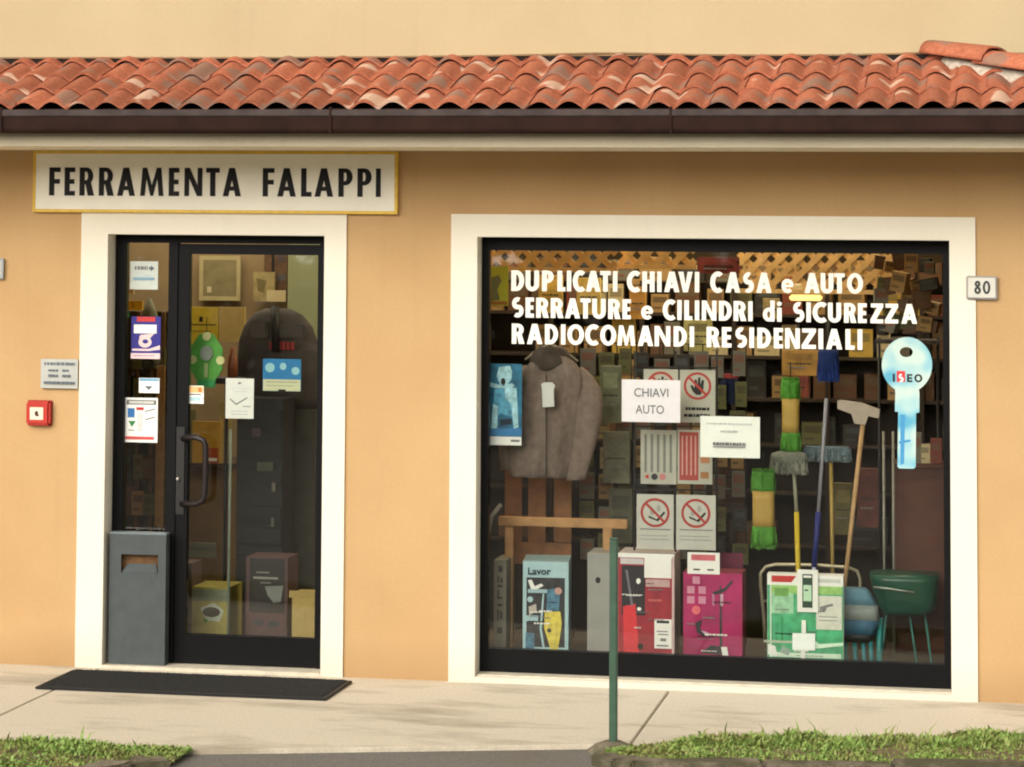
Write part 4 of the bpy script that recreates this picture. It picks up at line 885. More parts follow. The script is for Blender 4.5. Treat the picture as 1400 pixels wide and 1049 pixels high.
for px, py, r_, yy in ((722, 500, .028, .02), (712, 518, .045, .03), (703, 545, .05, .05), (697, 580, .05, .06), (694, 615, .05, .06), (696, 643, .045, .06)):
    c_ = P(px, py, YJ + yy); rg.append([(c_.x + r_ * math.cos(t) + .006 * noise.noise(Vector((t, py * .08, 8))), c_.y + r_ * .9 * math.sin(t), c_.z) for t in [2 * math.pi * k / 16 for k in range(16)]])
mb.loft(rg, M_FL); mb.build('sleeve', JK)
mb = MB(); mb.loft([sect(l, r, y, t, .012) for y, l, r, t in ((505, 738, 758, .064), (500, 730, 768, .063), (493, 723, 780, .060), (486, 726, 781, .055), (478, 732, 775, .048), (474, 738, 768, .04))], M_FD); mb.build('collar', JK)
q = P(748, 520, YJ - .1)
MB().poly([[(P(a, b, YJ - .115).x, P(a, b, YJ - .115).z) for a, b in ((740, 525), (744, 523), (755, 523), (759, 527), (757, 533), (758, 556), (742, 557), (741, 533))]], YJ - .117, YJ - .115, col(200, 202, 198, .5, .05)).build('tag', JK)
MB().tube([P(747, y, YJ - .088 + (.004 if y > 600 else 0)) for y in (512, 540, 580, 620, 652)], .004, M_FD, 6).build('zip', JK)
MB().tube([P(718, 492, YJ), P(735, 478, YJ), P(752, 470, YJ), P(769, 478, YJ), P(790, 494, YJ)], .006, col(150, 140, 120), 8).tube([P(752, 470, YJ), P(752, 460, YJ), P(756, 455, YJ)], .003, K, 6).build('hanger', JK)

# folding wooden chair / rack of slats
M_WD = col(140, 95, 58, .6, .3, 14, .2, name='warm_wood'); M_WL = col(176, 134, 88, .6, .25, 14, .15, name='pale_wood')
q = P(735, 888, .75)
SR = thing('wooden_rack', 'brown slatted wooden backrest standing behind the washer box', 'wooden rack', (q.x, .75, ZP))
def slat(name, px0, py0, px1, py1, Y, th, m, par, floor=False):
    x0, x1, z0, z1 = R4(px0, py0, px1, py1, Y)
    if floor: z0 = ZP + .001
    return MB().bbox(x0, x1, Y, Y + th, z0, z1, m, .004).build(name, par)
for i, (a, b) in enumerate(((690, 713), (722, 746), (757, 781))): slat('slat', a, 640, b, 742, .74, .02, M_WD, SR)
slat('rail', 690, 742, 781, 772, .742, .02, M_WD, SR); slat('rail', 690, 628, 781, 641, .742, .02, M_WD, SR)
slat('leg', 692, 772, 700, 888, .745, .02, M_WD, SR, True); slat('leg', 772, 772, 780, 888, .745, .02, M_WD, SR, True)
q = P(760, 888, .5)
SH = thing('sawhorse', 'pale wooden trestle with one long top bar behind the boxes', 'trestle', (q.x, .5, ZP))
slat('top_bar', 681, 709, 857, 721, .5, .05, M_WL, SH); slat('leg', 824, 721, 836, 888, .51, .03, M_WL, SH, True); slat('leg', 690, 721, 701, 888, .51, .03, M_WL, SH, True)
q = P(672, 690, .45)
MB().tube([P(668, 728, .3), P(672, 706, .3), P(685, 690, .3)], .011, col(150, 140, 128), 8).build('pipe_offcut', None, 'short grey pipe leaning in the left corner of the display', 'pipe')

# prohibition signs
sgb = col(172, 172, 160, .5, .08, 10, name='sign_plate'); rdk = col(165, 50, 44, .5, .1)
def ring(x, y, r): return ([circ(x, y, r, r, 26), circ(x, y, r - 3.4, r - 3.4, 26)[::-1]], rdk)
def bar(x, y, r): d = r * .62; return ([[(x - d - 1.2, y - d + 1.2), (x - d + 1.2, y - d - 1.2), (x + d + 1.2, y + d - 1.2), (x + d - 1.2, y + d + 1.2)]], rdk)
def handsign(px, name, lab):
    cx_ = (px[0] + px[2]) / 2; y = px[1] + 22
    hd = [(cx_ - 7, y + 7), (cx_ - 10, y - 1), (cx_ - 7, y - 1), (cx_ - 4, y + 3), (cx_ - 4, y - 9), (cx_ - 1, y - 9), (cx_, y - 2), (cx_ + 1, y - 12), (cx_ + 4, y - 12), (cx_ + 4, y - 2), (cx_ + 6, y - 9), (cx_ + 9, y - 8), (cx_ + 8, y + 5), (cx_ + 4, y + 12), (cx_ - 2, y + 12)]
    printed(name, lab, 'sign', px, .40, sgb, [([hd], K), ring(cx_, y, 19), bar(cx_, y, 19)] + words(px[0] + 8, px[2] - 8, px[1] + 51, px[1] + 55, K, 4) + words(px[0] + 6, px[2] - 6, px[1] + 60, px[1] + 64, K, 5), th=.003)
handsign((880, 505, 927, 577), 'prohibition_sign', 'grey sign with red ring mostly hidden by the paper reading CHIAVI AUTO')
handsign((929.5, 506, 978, 578), 'prohibition_sign', 'grey sign with a black hand in a red ring')
printed('rules_sign', 'pale sign with upright grey print and three small round symbols', 'sign', (876, 588, 925, 662), .40, sgb, [q_ for i in range(5) for q_ in [(881 + i * 8.6, 594, 884.5 + i * 8.6, 646, col(120, 122, 116))]] + [([circ(885, 652, 4, 4, 3, math.pi)], RED), ([circ(895, 652, 4.5, 4.5, 14)], dk), ([circ(906, 652, 4.5, 4.5, 14)], col(190, 120, 120))], th=.003)
printed('warning_sign', 'red warning sign with a cream right column, half behind a white paper', 'sign', (926.5, 588, 974, 662), .40, sgb, [(929, 591, 955, 657, col(160, 62, 56, .5, .15))] + [(932 + i * 6, 596, 934 + i * 6, 650, col(195, 150, 140)) for i in range(4)] + [(958, 622, 970, 633, col(180, 120, 80)), (958, 645, 969, 654, col(160, 110, 70))], th=.003)
def smoke(px, lab):
    cx_ = (px[0] + px[2]) / 2; y = px[1] + 25
    printed('prohibition_sign', lab, 'sign', px, .38, col(186, 186, 178, .5, .06), [([[(cx_ - 9, y + 4), (cx_ + 2, y + 9), (cx_ + 12, y - 2), (cx_ + 14, y), (cx_ + 4, y + 12), (cx_ - 9, y + 7)]], K), ([circ(cx_ - 4, y - 1, 3, 5, 10)], col(150, 150, 145)), ([circ(cx_ + 5, y - 6, 3, 5, 10)], col(160, 160, 155)), ring(cx_, y, 20), bar(cx_, y, 20),
            (px[0] + 5, px[1] + 47, px[2] - 4, px[1] + 48.5, GR), (px[0] + 5, px[1] + 56, px[2] - 8, px[1] + 57, col(150, 150, 150)), (px[0] + 5, px[1] + 61, px[2] - 6, px[1] + 62, col(150, 150, 150))], th=.003)
smoke((870.5, 676, 921, 751), 'no smoking sign with red ring, left of the lower pair'); smoke((924.5, 677, 978.5, 752), 'no smoking sign with red ring, right of the lower pair')
q = P(925, 600, .43)
SB = thing('sign_stand', 'dark wire stand holding the prohibition signs', 'stand', (q.x, .44, ZP))
for px in (868, 924, 980): MB().tube([P(px, 480, .44), (P(px, 480, .44).x, .44, ZP)], .006, K, 6).build('upright', SB)
for py in (503, 583, 670): MB().tube([P(866, py, .43), P(982, py, .43)], .004, K, 6).build('crossbar', SB)

def tuft(rt, c_, rx, ry, dz0, dz1, n_, m_, w_=.004, name='strands', spread=1.15, seed=1):
    rq = random.Random(seed); vs = []; fs = []
    for i in range(n_):
        t = rq.uniform(0, 6.283); k = math.sqrt(rq.uniform(.35, 1)); x0 = c_[0] + rx * k * math.cos(t); y0 = c_[1] + ry * k * math.sin(t); z0 = c_[2] + dz0 * rq.uniform(.6, 1)
        x1 = c_[0] + (x0 - c_[0]) * spread + rq.uniform(-.008, .008); y1 = c_[1] + (y0 - c_[1]) * spread + rq.uniform(-.008, .008); z1 = c_[2] + dz1 * rq.uniform(.8, 1.12); b0 = len(vs); a = rq.uniform(0, 3.14); dx, dy = math.cos(a) * w_, math.sin(a) * w_
        xm, ym, zm = (x0 + x1) / 2 + rq.uniform(-.006, .006), (y0 + y1) / 2 + rq.uniform(-.006, .006), (z0 + z1) / 2
        vs += [(x0 - dx, y0 - dy, z0), (x0 + dx, y0 + dy, z0), (xm + dx, ym + dy, zm), (xm - dx, ym - dy, zm), (x1 + dx * .6, y1 + dy * .6, z1), (x1 - dx * .6, y1 - dy * .6, z1)]
        fs += [(b0, b0 + 1, b0 + 2, b0 + 3), (b0 + 3, b0 + 2, b0 + 4, b0 + 5)]
    mb = MB(); mb.add(vs, fs, m_); return mb.build(name, rt, kind='stuff')
# mop refills in green and tan sleeves
def refill(px, lab, Y):
    x0, y0, x1, y1 = px; w_ = (P(x1, y0, Y).x - P(x0, y0, Y).x) / 2; cxp = (x0 + x1) / 2
    q_ = P(cxp, y1, Y); rt = thing('mop_refill', lab, 'cleaning refill', (q_.x, Y, q_.z), 'green and tan refills hanging in the display')
    gm = col(72, 138, 40, .7, .25, 40, .5); tm_ = col(170, 140, 68, .6, .15, 14)
    def seg(ya, yb_, k, m_, nm):
        rg = []
        for i in range(5):
            y = ya + (yb_ - ya) * i / 4; c_ = P(cxp, y, Y); rg.append([(c_.x + w_ * k * math.copysign(abs(math.cos(t)) ** .5, math.cos(t)), c_.y + .05 * math.copysign(abs(math.sin(t)) ** .6, math.sin(t)), c_.z) for t in [2 * math.pi * j / 20 for j in range(20)]])
        MB().loft(rg, m_).build(nm, rt)
    H = y1 - y0; seg(y0 + .03 * H, y0 + .27 * H, .86, gm, 'green_end'); seg(y0 + .27 * H, y0 + .73 * H, .84, tm_, 'sleeve'); seg(y0 + .73 * H, y1 - .03 * H, .86, gm, 'green_end')
    zt = P(cxp, y0, Y).z; zq = P(cxp, y0 + .28 * H, Y).z - zt; gm2 = col(88, 150, 52, .7, .4, 60)
    tuft(rt, (q_.x, Y, zt), w_ * .86, .05, 0.004, zq, 260, gm2, .004, spread=1.08, seed=3); tuft(rt, (q_.x, Y, q_.z - zq * .97), w_ * .86, .05, 0.0, zq * .97, 260, gm2, .004, spread=1.12, seed=4)
    MB().tube([(q_.x, Y, P(cxp, y0, Y).z), (q_.x, Y, P(cxp, y0 - 22, Y).z)], .003, K, 6).build('hook', rt)
refill((1067, 517, 1095, 619), 'green and tan mop refill hanging high, right of the white paper', .62)
refill((1026, 642, 1062, 748), 'larger green and tan mop refill hanging low, below the white paper', .50)

# brooms and mops standing in the display
def pole(rt, a, b, Y, r, m, nm='handle'):
    p0 = P(a[0], a[1], Y); p1 = P(b[0], b[1], Y); MB().tube([p0, p1], r, m, 10).build(nm, rt)
def broom(name, lab, cat, a, b, Y, r, m):
    q_ = P(b[0], b[1], Y); rt = thing(name, lab, cat, (q_.x, Y, q_.z)); pole(rt, a, b, Y, r, m); return rt
bw_ = col(118, 92, 54, .6, .2, 20); 
r_ = broom('squeegee', 'upside down grey squeegee on a beige wooden handle', 'squeegee', (1180, 577), (1146, 880), .55, .012, col(176, 142, 100, .6, .2, 20))
MB().poly([[(P(a, b, .54).x, P(a, b, .54).z) for a, b in ((1145, 548), (1150, 547), (1178, 551), (1203, 560), (1201, 572), (1187, 569), (1183, 581), (1168, 579), (1164, 566), (1145, 559))]], .53, .565, col(168, 155, 142, .6, .1)).build('head', r_)
r_ = broom('broom', 'blue and grey broom handle leaning left of the squeegee', 'broom', (1130, 545), (1119, 700), .58, .010, col(140, 140, 150, .4, .1))
pole(r_, (1119, 700), (1113, 775), .58, .015, col(30, 40, 110, .5, .1), 'grip'); pole(r_, (1113, 775), (1108, 885), .58, .010, col(190, 190, 205, .4, .1), 'tip')
r_ = broom('flat_mop', 'yellow handled mop with an oval grey head turned upward', 'mop', (1085, 640), (1089, 700), .60, .010, col(150, 150, 130, .5, .1))
pole(r_, (1089, 700), (1094, 885), .60, .013, col(196, 170, 36, .5, .1), 'grip')
c_ = P(1078.5, 628, .60); rg = []
for dz, k in ((-.045, .55), (-.035, .9), (0, 1), (.03, .92), (.04, .6)): rg.append([(c_.x + .098 * k * math.cos(t), .60 + .06 * k * math.sin(t), c_.z + dz) for t in [2 * math.pi * j / 20 for j in range(20)]])
MB().loft(rg, col(118, 122, 112, .9, .3, 60, .8)).build('head', r_)
tuft(r_, (c_.x, .60, c_.z), .090, .055, .03, -.075, 420, col(140, 142, 130, .9, .3, 60), .004, spread=1.12)
r_ = broom('flat_mop', 'mop with a wide flat blue-grey head behind the blue broom handle', 'mop', (1136, 632), (1140, 885), .80, .010, col(160, 136, 70, .5, .1))
c_ = P(1135, 618, .8); MB().bbox(c_.x - .14, c_.x + .11, .77, .84, c_.z - .028, c_.z + .028, col(92, 112, 122, .9, .3, 50, .8), .012).build('head', r_)
tuft(r_, (c_.x - .015, .80, c_.z), .125, .04, .02, -.05, 380, col(108, 124, 130, .9, .3, 60), .004, spread=1.05)
r_ = broom('brush', 'deep blue brush head hanging under the lettering', 'brush', (1133, 478), (1133, 440), .62, .008, K)
c_ = P(1132.5, 498, .62); rg = []
for py, k in ((478, .9), (484, 1), (505, 1), (514, .85), (519, .4)): z_ = P(1132, py, .62).z; rg.append([(c_.x + .054 * k * math.cos(t) * (1 + .1 * math.sin(t * 9)), .62 + .04 * k * math.sin(t), z_) for t in [2 * math.pi * j / 24 for j in range(24)]])
MB().loft(rg, col(18, 44, 105, .8, .3, 60, .8)).build('head', r_)
tuft(r_, (c_.x, .62, c_.z), .052, .038, .05, -.085, 420, col(24, 56, 130, .7, .3, 60), .003, 'bristles', 1.1)
for px, lab in ((1209, 'thin grey rod standing left of the key-shaped poster stem'), (1222, 'thin grey rod standing under the key-shaped poster')):
    MB().tube([P(px - 1, 590, .7), (P(px, 780, .7).x, .7, ZP)], .007, col(128, 126, 116, .4, .2), 8).build('rod', None, lab, 'rod', 'thin rods standing in the display')
# trolley with tube frame
r_ = thing('tube_trolley', 'pale metal tube arch of a folded trolley behind the green tool box', 'trolley', tuple(P(1112, 890, .62))[:2] + (ZP,))
pts = [(1046, 888), (1045, 850), (1040, 800), (1040, 784), (1047, 775), (1060, 772), (1120, 773), (1160, 776), (1172, 781), (1176, 792), (1176, 850), (1176, 888)]
MB().tube([P(a, b, .62) for a, b in pts], .009, col(172, 164, 140, .35, .15, metal=.4), 10).build('frame', r_)
MB().tube([P(1043, 822, .62), P(1176, 824, .62)], .007, col(172, 164, 140, .35, .15, metal=.4), 8).build('crossbar', r_)
# folded blue chair / barrow and green tray with legs
q = P(1178, 905, .42); r_ = thing('tool_bag', 'blue-grey bag with a dark base and teal legs, right of the green tool box', 'bag', (q.x, .42, ZP)); rg = []
for py, xl, xr, th in ((876, 1153, 1194, .05), (865, 1151, 1199, .06), (845, 1150, 1203, .07), (825, 1150, 1201, .065), (808, 1152, 1190, .05), (803, 1153, 1184, .04)):
    a, b = P(xl, py, .42), P(xr, py, .42); rg.append([((a.x + b.x) / 2 + (b.x - a.x) / 2 * math.copysign(abs(math.cos(t)) ** .5, math.cos(t)), .42 + th * math.copysign(abs(math.sin(t)) ** .6, math.sin(t)) + .02 * noise.noise(Vector((math.cos(t) * 2, py * .08, 0))), a.z) for t in [2 * math.pi * j / 20 for j in range(20)]])
mb = MB(); mb.loft(rg[:2], col(36, 36, 40, .6, .2), True); mb.loft(rg[1:3], col(52, 92, 120, .7, .25, 20)); mb.loft(rg[2:4], col(128, 138, 136, .7, .2, 20)); mb.loft(rg[3:], col(88, 130, 150, .7, .2, 20)); mb.build('body', r_)
for px in (1155, 1168, 1180, 1190): MB().tube([P(px, 874, .40), (P(px + 2, 900, .36).x, .36, ZP + .002)], .012, col(40, 120, 128, .5, .2), 8).build('leg', r_)
MB().tube([P(1203, 845, .44), (P(1202, 905, .36).x, .36, ZP + .002)], .016, col(46, 130, 128, .5, .2), 8).build('leg', r_)
q = P(1238, 905, .5); r_ = thing('garden_tray', 'dark green deep tray on thin teal legs in the right corner of the display', 'tray', (q.x, .5, ZP))
GM = col(20, 74, 56, .35, .2, 8, name='green_enamel'); GL = col(60, 120, 112, .4, .2); rg = []
for py, xl, xr, th in ((837, 1208, 1266, .12), (830, 1203, 1280, .15), (814, 1197, 1283, .17), (800, 1192, 1284, .18), (790, 1190, 1285, .19), (783, 1189, 1285, .19)):
    a, b = P(xl, py, .5), P(xr, py, .5); rg.append([((a.x + b.x) / 2 + (b.x - a.x) / 2 * math.copysign(abs(math.cos(t)) ** .4, math.cos(t)), .5 + th * math.copysign(abs(math.sin(t)) ** .6, math.sin(t)), a.z) for t in [2 * math.pi * j / 28 for j in range(28)]])
MB().loft(rg, GM).build('bowl', r_)
MB().tube([P(1194, 803, .30), P(1215, 805, .30), P(1235, 808, .30), P(1250, 810, .30)], .006, col(150, 160, 150, .3, .1, metal=.6), 8).build('rim_bar', r_)
for a, b in ((1243, 1254), (1264, 1274), (1212, 1204)): MB().tube([P(a, 836, .46), (P(b, 905, .38).x, .38, ZP + .002)], .006, GL, 8).build('leg', r_)

# trellis panels
M_TR = col(236, 196, 132, .7, .2, 16, name='trellis_wood')
def trellis(px0, px1, py0, py1, Y, lab, step=.098):
    x0, x1, z0, z1 = R4(px0, py0, px1, py1, Y); rt = thing('trellis_panel', lab, 'trellis', ((x0 + x1) / 2, Y, z0), 'wooden trellis panels along the top of the display')
    H = z1 - z0; k = 0
    for sgn in (1, -1):
        n_ = int((x1 - x0 + H) / step) + 1
        for i in range(n_ + 1):
            xa = x0 - H + i * step if sgn > 0 else x0 + i * step
            # clip a 45 degree lath to the panel
            t0, t1 = 0.0, H
            if sgn > 0: t0 = max(t0, x0 - xa); t1 = min(t1, x1 - xa)
            else: t0 = max(t0, xa - x1); t1 = min(t1, xa - x0)
            if t1 - t0 < .02: continue
            y = Y + (.0 if sgn > 0 else .007); h_ = .017; mb = MB()
            p0 = (xa + sgn * t0, z0 + t0); p1 = (xa + sgn * t1, z0 + t1); o_ = h_ * .7071
            L = [(p0[0] - sgn * o_, p0[1] + o_), (p1[0] - sgn * o_, p1[1] + o_), (p1[0] + sgn * o_, p1[1] - o_), (p0[0] + sgn * o_, p0[1] - o_)]
            mb.poly([L], y, y + .006, M_TR); mb.build('lath', rt)
    MB().box(x0 - .01, x1 + .01, Y - .004, Y + .018, z0 - .024, z0, M_TR).build('rail', rt)
trellis(668, 842, 338, 366, .9, 'wooden diamond trellis strip at the top left of the display window')
trellis(846, 950, 338, 362, 1.0, 'wooden diamond trellis strip above the word CHIAVI')
trellis(1010, 1232, 338, 396, 1.2, 'deep wooden diamond trellis above the word AUTO at the top right')
printed('poster', 'yellow-green poster with a grey figure in the upper left of the display window', 'poster', (667, 364, 695, 418), .6, col(176, 190, 60, .6, .1), [([[(670, 380), (682, 376), (686, 384), (680, 396), (684, 410), (670, 412)]], col(110, 122, 90)), (669, 412, 694, 417, col(150, 110, 50))], th=.003)
# dark backing boards with shelves and the small goods on them
SHX0, SHX1 = P(655, 600, 1.9).x - .1, P(1330, 600, 1.9).x + .25
RK = thing('shelf_rack', 'long brown shelf rack full of small goods behind the display', 'shelving', ((SHX0 + SHX1) / 2, 1.9, .012))
M_SHB = col(44, 33, 24, .8, .25, 6, name='rack_back'); M_SHF = col(48, 36, 25, .7, .2, 12, name='shelf_board')
MB().box(SHX0, SHX1, 2.06, 2.09, .013, 2.05, M_SHB).build('back_panel', RK)
SHZ = [.55, .85, 1.12, 1.38, 1.62, 1.86]
for z_ in SHZ: MB().box(SHX0, SHX1, 1.84, 2.059, z_, z_ + .018, M_SHF).build('shelf', RK)
for i in range(7): x_ = SHX0 + (SHX1 - SHX0) * i / 6; MB().box(x_ - .012, x_ + .012, 1.83, 2.058, .013, 2.06, M_SHB).build('upright', RK)
cols = {'tan': (150, 120, 74), 'yellow': (180, 150, 60), 'brown': (92, 62, 38), 'grey': (104, 100, 88), 'cream': (182, 168, 128), 'olive': (92, 92, 50), 'rust red': (112, 50, 34), 'dark': (40, 36, 32)}
rr = random.Random(21)
protos = {}
for cname, rgb in cols.items():
    base = col(*rgb, .6, .2, 14); ac_ = rr.choice([(190, 180, 140), (60, 48, 36), (130, 60, 40), (90, 84, 66), (70, 78, 84)]); acc = col(*[int(.55 * a_ + .45 * b_) for a_, b_ in zip(ac_, rgb)], .6, .15)
    me = MB(); me.box(-.5, .5, -.5, .5, 0, 1, base); me.box(-.38, .38, -.512, -.499, .55, .85, acc); me.box(-.38, .1, -.511, -.499, .2, .3, acc)
    protos[cname] = me.build('carton', None, origin=(0, 0, 0)); 
def putbox(cname, x, y, z, w_, d_, h_, lab, cat='carton', group=None, nm='carton', rz=0.0):
    o = protos[cname].copy(); C.objects.link(o); o.name = nm; o.location = (x, y, z); o.scale = (w_, d_, h_); o.rotation_euler = (0, 0, rz)
    tag(o, lab, cat, group); return o
zone = lambda x, z: ('behind the white lettering' if z > 1.6 else 'behind the signs and brooms' if z > 1.0 else 'low behind the display boxes')
for si, z_ in enumerate(SHZ):
    x_ = SHX0 + .03
    while x_ < SHX1 - .1:
        w_ = rr.uniform(.055, .15) * (2.0 if z_ < 1.0 else 1); h_ = rr.uniform(.10, .215); cn = rr.choice(list(cols) + ['tan', 'yellow', 'cream', 'tan'] if z_ > 1.5 else (['brown', 'dark', 'dark', 'grey', 'rust red', 'olive', 'dark', 'brown', 'tan'] if z_ > 1 else ['dark', 'brown', 'dark', 'rust red']))
        if rr.random() > (.10 if z_ > 1.5 else .28): putbox(cn, x_ + w_ / 2, 1.93 + rr.uniform(-.03, .03), z_ + .0185, w_, .12, h_, '%s carton of small hardware on the rack %s' % (cn, zone(x_, z_)), 'carton', 'cartons on the shelf rack', rz=rr.uniform(-.1, .1))
        x_ += w_ + rr.uniform(.008, .05)
# goods stacked on top of the rack
x_ = SHX0 + .05
while x_ < SHX1 - .1:
    w_ = rr.uniform(.09, .2); cn = rr.choice(['dark', 'brown', 'dark', 'brown', 'grey', 'tan', 'dark'])
    putbox(cn, x_ + w_ / 2, 1.95, 2.061, w_, .15, rr.uniform(.08, .15), '%s carton standing on top of the rack' % cn, 'carton', 'cartons on top of the shelf rack', rz=rr.uniform(-.15, .15)); x_ += w_ + rr.uniform(.01, .05)
# blister packs hanging on a wire grid nearer the pane
q = P(900, 600, .95)
GD = thing('wire_grid', 'dark wire grid hung with packs in the middle of the display', 'wire grid', (q.x, .98, ZP))
gx0_, gx1_, gz0_, gz1_ = R4(785, 470, 1020, 760, .98)
for i in range(13): x_ = gx0_ + (gx1_ - gx0_) * i / 12; MB().box(x_ - .003, x_ + .003, .978, .984, ZP + .001 if i in (0, 12) else gz0_, gz1_, K).build('wire', GD)
for i in range(9): z_ = gz0_ + (gz1_ - gz0_) * i / 8; MB().box(gx0_, gx1_, .972, .978, z_ - .003, z_ + .003, K).build('wire', GD)
k = 0
for row in range(7):
    for c_ in range(9):
        x_ = gx0_ + .03 + (gx1_ - gx0_) * (c_ + .35) / 9 + rr.uniform(-.015, .015); z_ = gz1_ - .18 - row * .165 + rr.uniform(-.02, .02)
        cn = rr.choice(['grey', 'olive', 'tan', 'dark', 'olive', 'cream', 'grey'])
        putbox(cn, x_, .955 - .004 * ((row + c_) % 3), z_, rr.uniform(.06, .085), .018, rr.uniform(.11, .15), '%s blister pack hanging on the wire grid' % cn, 'package', 'packs hanging on the wire grid', 'blister_pack', rz=rr.uniform(-.2, .2))
# larger loose goods hanging between the rack and the brooms
flat0 = lambda *a, **k: printed(*a, **k)
LG = [('carton', 'tan flat carton left of the blue brush head', (1070, 479, 1119, 513), 1.30, (172, 130, 58)), ('carton', 'rust brown carton under the tan flat carton', (1076, 514, 1106, 542), 1.28, (124, 54, 36)),
      ('price_list', 'yellowish lined sheet behind the end of the word RADIOCOMANDI', (936, 437, 974, 480), 1.10, (196, 184, 112)), ('pack', 'dull green hanging pack left of the paper reading CHIAVI AUTO', (822, 500, 850, 578), .80, (104, 108, 84)),
      ('pack', 'grey-green hanging pack left of the sign with upright print', (826, 590, 862, 660), .82, (112, 112, 94)), ('pack', 'dark olive hanging pack left of the left no smoking sign', (834, 668, 866, 742), .84, (78, 78, 60)),
      ('tray', 'dark red and grey tray on the rack top above the word CASA', (955, 352, 1012, 374), 1.25, (112, 44, 42)), ('carton', 'cream packet above the word di', (1044, 408, 1066, 436), 1.3, (192, 172, 118)),
      ('carton', 'brown board leaning between the signs and the lower refill', (982, 600, 1018, 700), 1.2, (84, 60, 44)), ('carton', 'dark red carton right of the squeegee handle', (1172, 640, 1204, 720), 1.25, (92, 48, 40)),
      ('pack', 'olive sleeve hanging right of the blue broom', (1140, 660, 1166, 730), 1.2, (98, 90, 52)), ('carton', 'yellow carton behind the word DUPLICATI', (738, 376, 770, 428), 1.3, (196, 164, 78)),
      ('carton', 'pale yellow carton behind the start of the word CHIAVI', (790, 380, 822, 430), 1.32, (204, 178, 96)), ('carton', 'ochre carton behind the word SERRATURE', (862, 392, 884, 436), 1.3, (190, 140, 60))]
for nm_, lb_, px_, yy_, c_ in LG:
    rq = random.Random(int(px_[0])); W_, H_ = px_[2] - px_[0], px_[3] - px_[1]
    pr_ = [(px_[0] + W_ * .15, px_[1] + H_ * .12, px_[0] + W_ * .85, px_[1] + H_ * .38, col(*[min(235, int(v * k_)) for v, k_ in zip(c_, (rq.uniform(.6, 1.25),) * 3)], .6, .3, 30))] + words(px_[0] + W_ * .15, px_[0] + W_ * .85, px_[1] + H_ * .5, px_[1] + H_ * .5 + 2, K, 2) + words(px_[0] + W_ * .15, px_[0] + W_ * .7, px_[1] + H_ * .66, px_[1] + H_ * .66 + 2, GR, 3)
    printed(nm_, lb_, nm_.replace('_', ' '), px_, yy_, col(*c_, .65, .35, 18), pr_, th=.05)
q = P(1000, 560, 1.0); BR = thing('scrubbing_brush', 'navy brush with a red top hanging right of the hand sign', 'brush', (q.x, 1.0, q.z)); c_ = P(998, 520, 1.0)
MB().bbox(c_.x - .05, c_.x + .05, .97, 1.03, c_.z + .005, c_.z + .035, col(150, 40, 36, .5, .2, 20), .01).build('back', BR)
tuft(BR, (c_.x, 1.0, c_.z), .05, .03, .01, -.12, 380, col(22, 34, 70, .7, .3, 50), .004, 'bristles', 1.15)
# bundles at the right: dark red cupboard
x0, x1, z0, z1 = R4(1222, 640, 1300, 905, .85)
CB = thing('red_cupboard', 'dark reddish brown cupboard standing in the right corner of the display', 'cupboard', ((x0 + x1) / 2, .95, ZP))
M_RC = col(74, 37, 24, .5, .25, 8, name='red_brown_wood')
MB().box(x0, x1 + .3, .86, 1.2, ZP + .001, z1, M_RC).build('carcass', CB); MB().bbox(x0 + .02, x1 + .2, .845, .859, ZP + .02, z1 - .06, col(80, 40, 26, .5, .25, 8), .003).build('door', CB); MB().box(x0 - .01, x1 + .31, .84, 1.2, z1 + .001, z1 + .02, M_RC).build('top', CB)
for i, (cn, px) in enumerate((('cream', 1264), ('rust red', 1280), ('grey', 1252))): q = P(px, 640, .92); putbox(cn, q.x, .95, z1 + .021, .06, .08, .10 + .03 * i, '%s packet standing on the dark red cupboard' % cn, 'packet', nm='packet')
# straw hats / baskets heaped at the upper right
rb = random.Random(4)
for i in range(24):
    px = 1203 + (i % 6) * 14 + rb.uniform(-4, 4); py = 372 + (i // 6) * 27 + rb.uniform(-5, 5); q = P(px, py, 1.05 + rb.uniform(-.05, .12)); cn = ['brown', 'tan', 'olive', 'brown', 'grey', 'tan', 'dark'][(i * 5) % 7]
    o = putbox(cn, q.x, q.y, q.z, rb.uniform(.05, .10), rb.uniform(.03, .06), rb.uniform(.05, .11), '%s packet tilted in the heap at the upper right of the display' % cn, 'packet', 'packets heaped in the upper right of the display', 'packet')
    o.rotation_euler = (rb.uniform(-.1, .1), rb.uniform(-.22, .22), rb.uniform(-.4, .4))
MB().box(P(1198, 420, 1.12).x, P(1285, 420, 1.12).x, 1.0, 1.3, P(1240, 462, 1.12).z - .03, P(1240, 462, 1.12).z - .01, M_SHF).tube([P(1202, 462, 1.12), (P(1202, 462, 1.12).x, 1.12, ZP)], .008, K, 8).tube([P(1282, 462, 1.12), (P(1282, 462, 1.12).x, 1.12, ZP)], .008, K, 8).build('packet_stand', None, 'narrow brown shelf stand under the heap of packets', 'shelf')
for px, py, cn in ((962, 486, 'rust red'), (1010, 520, 'dark'), (900, 482, 'rust red'), (1040, 500, 'tan'), (1075, 470, 'olive')):
    q = P(px, py + 14, 1.3); pass

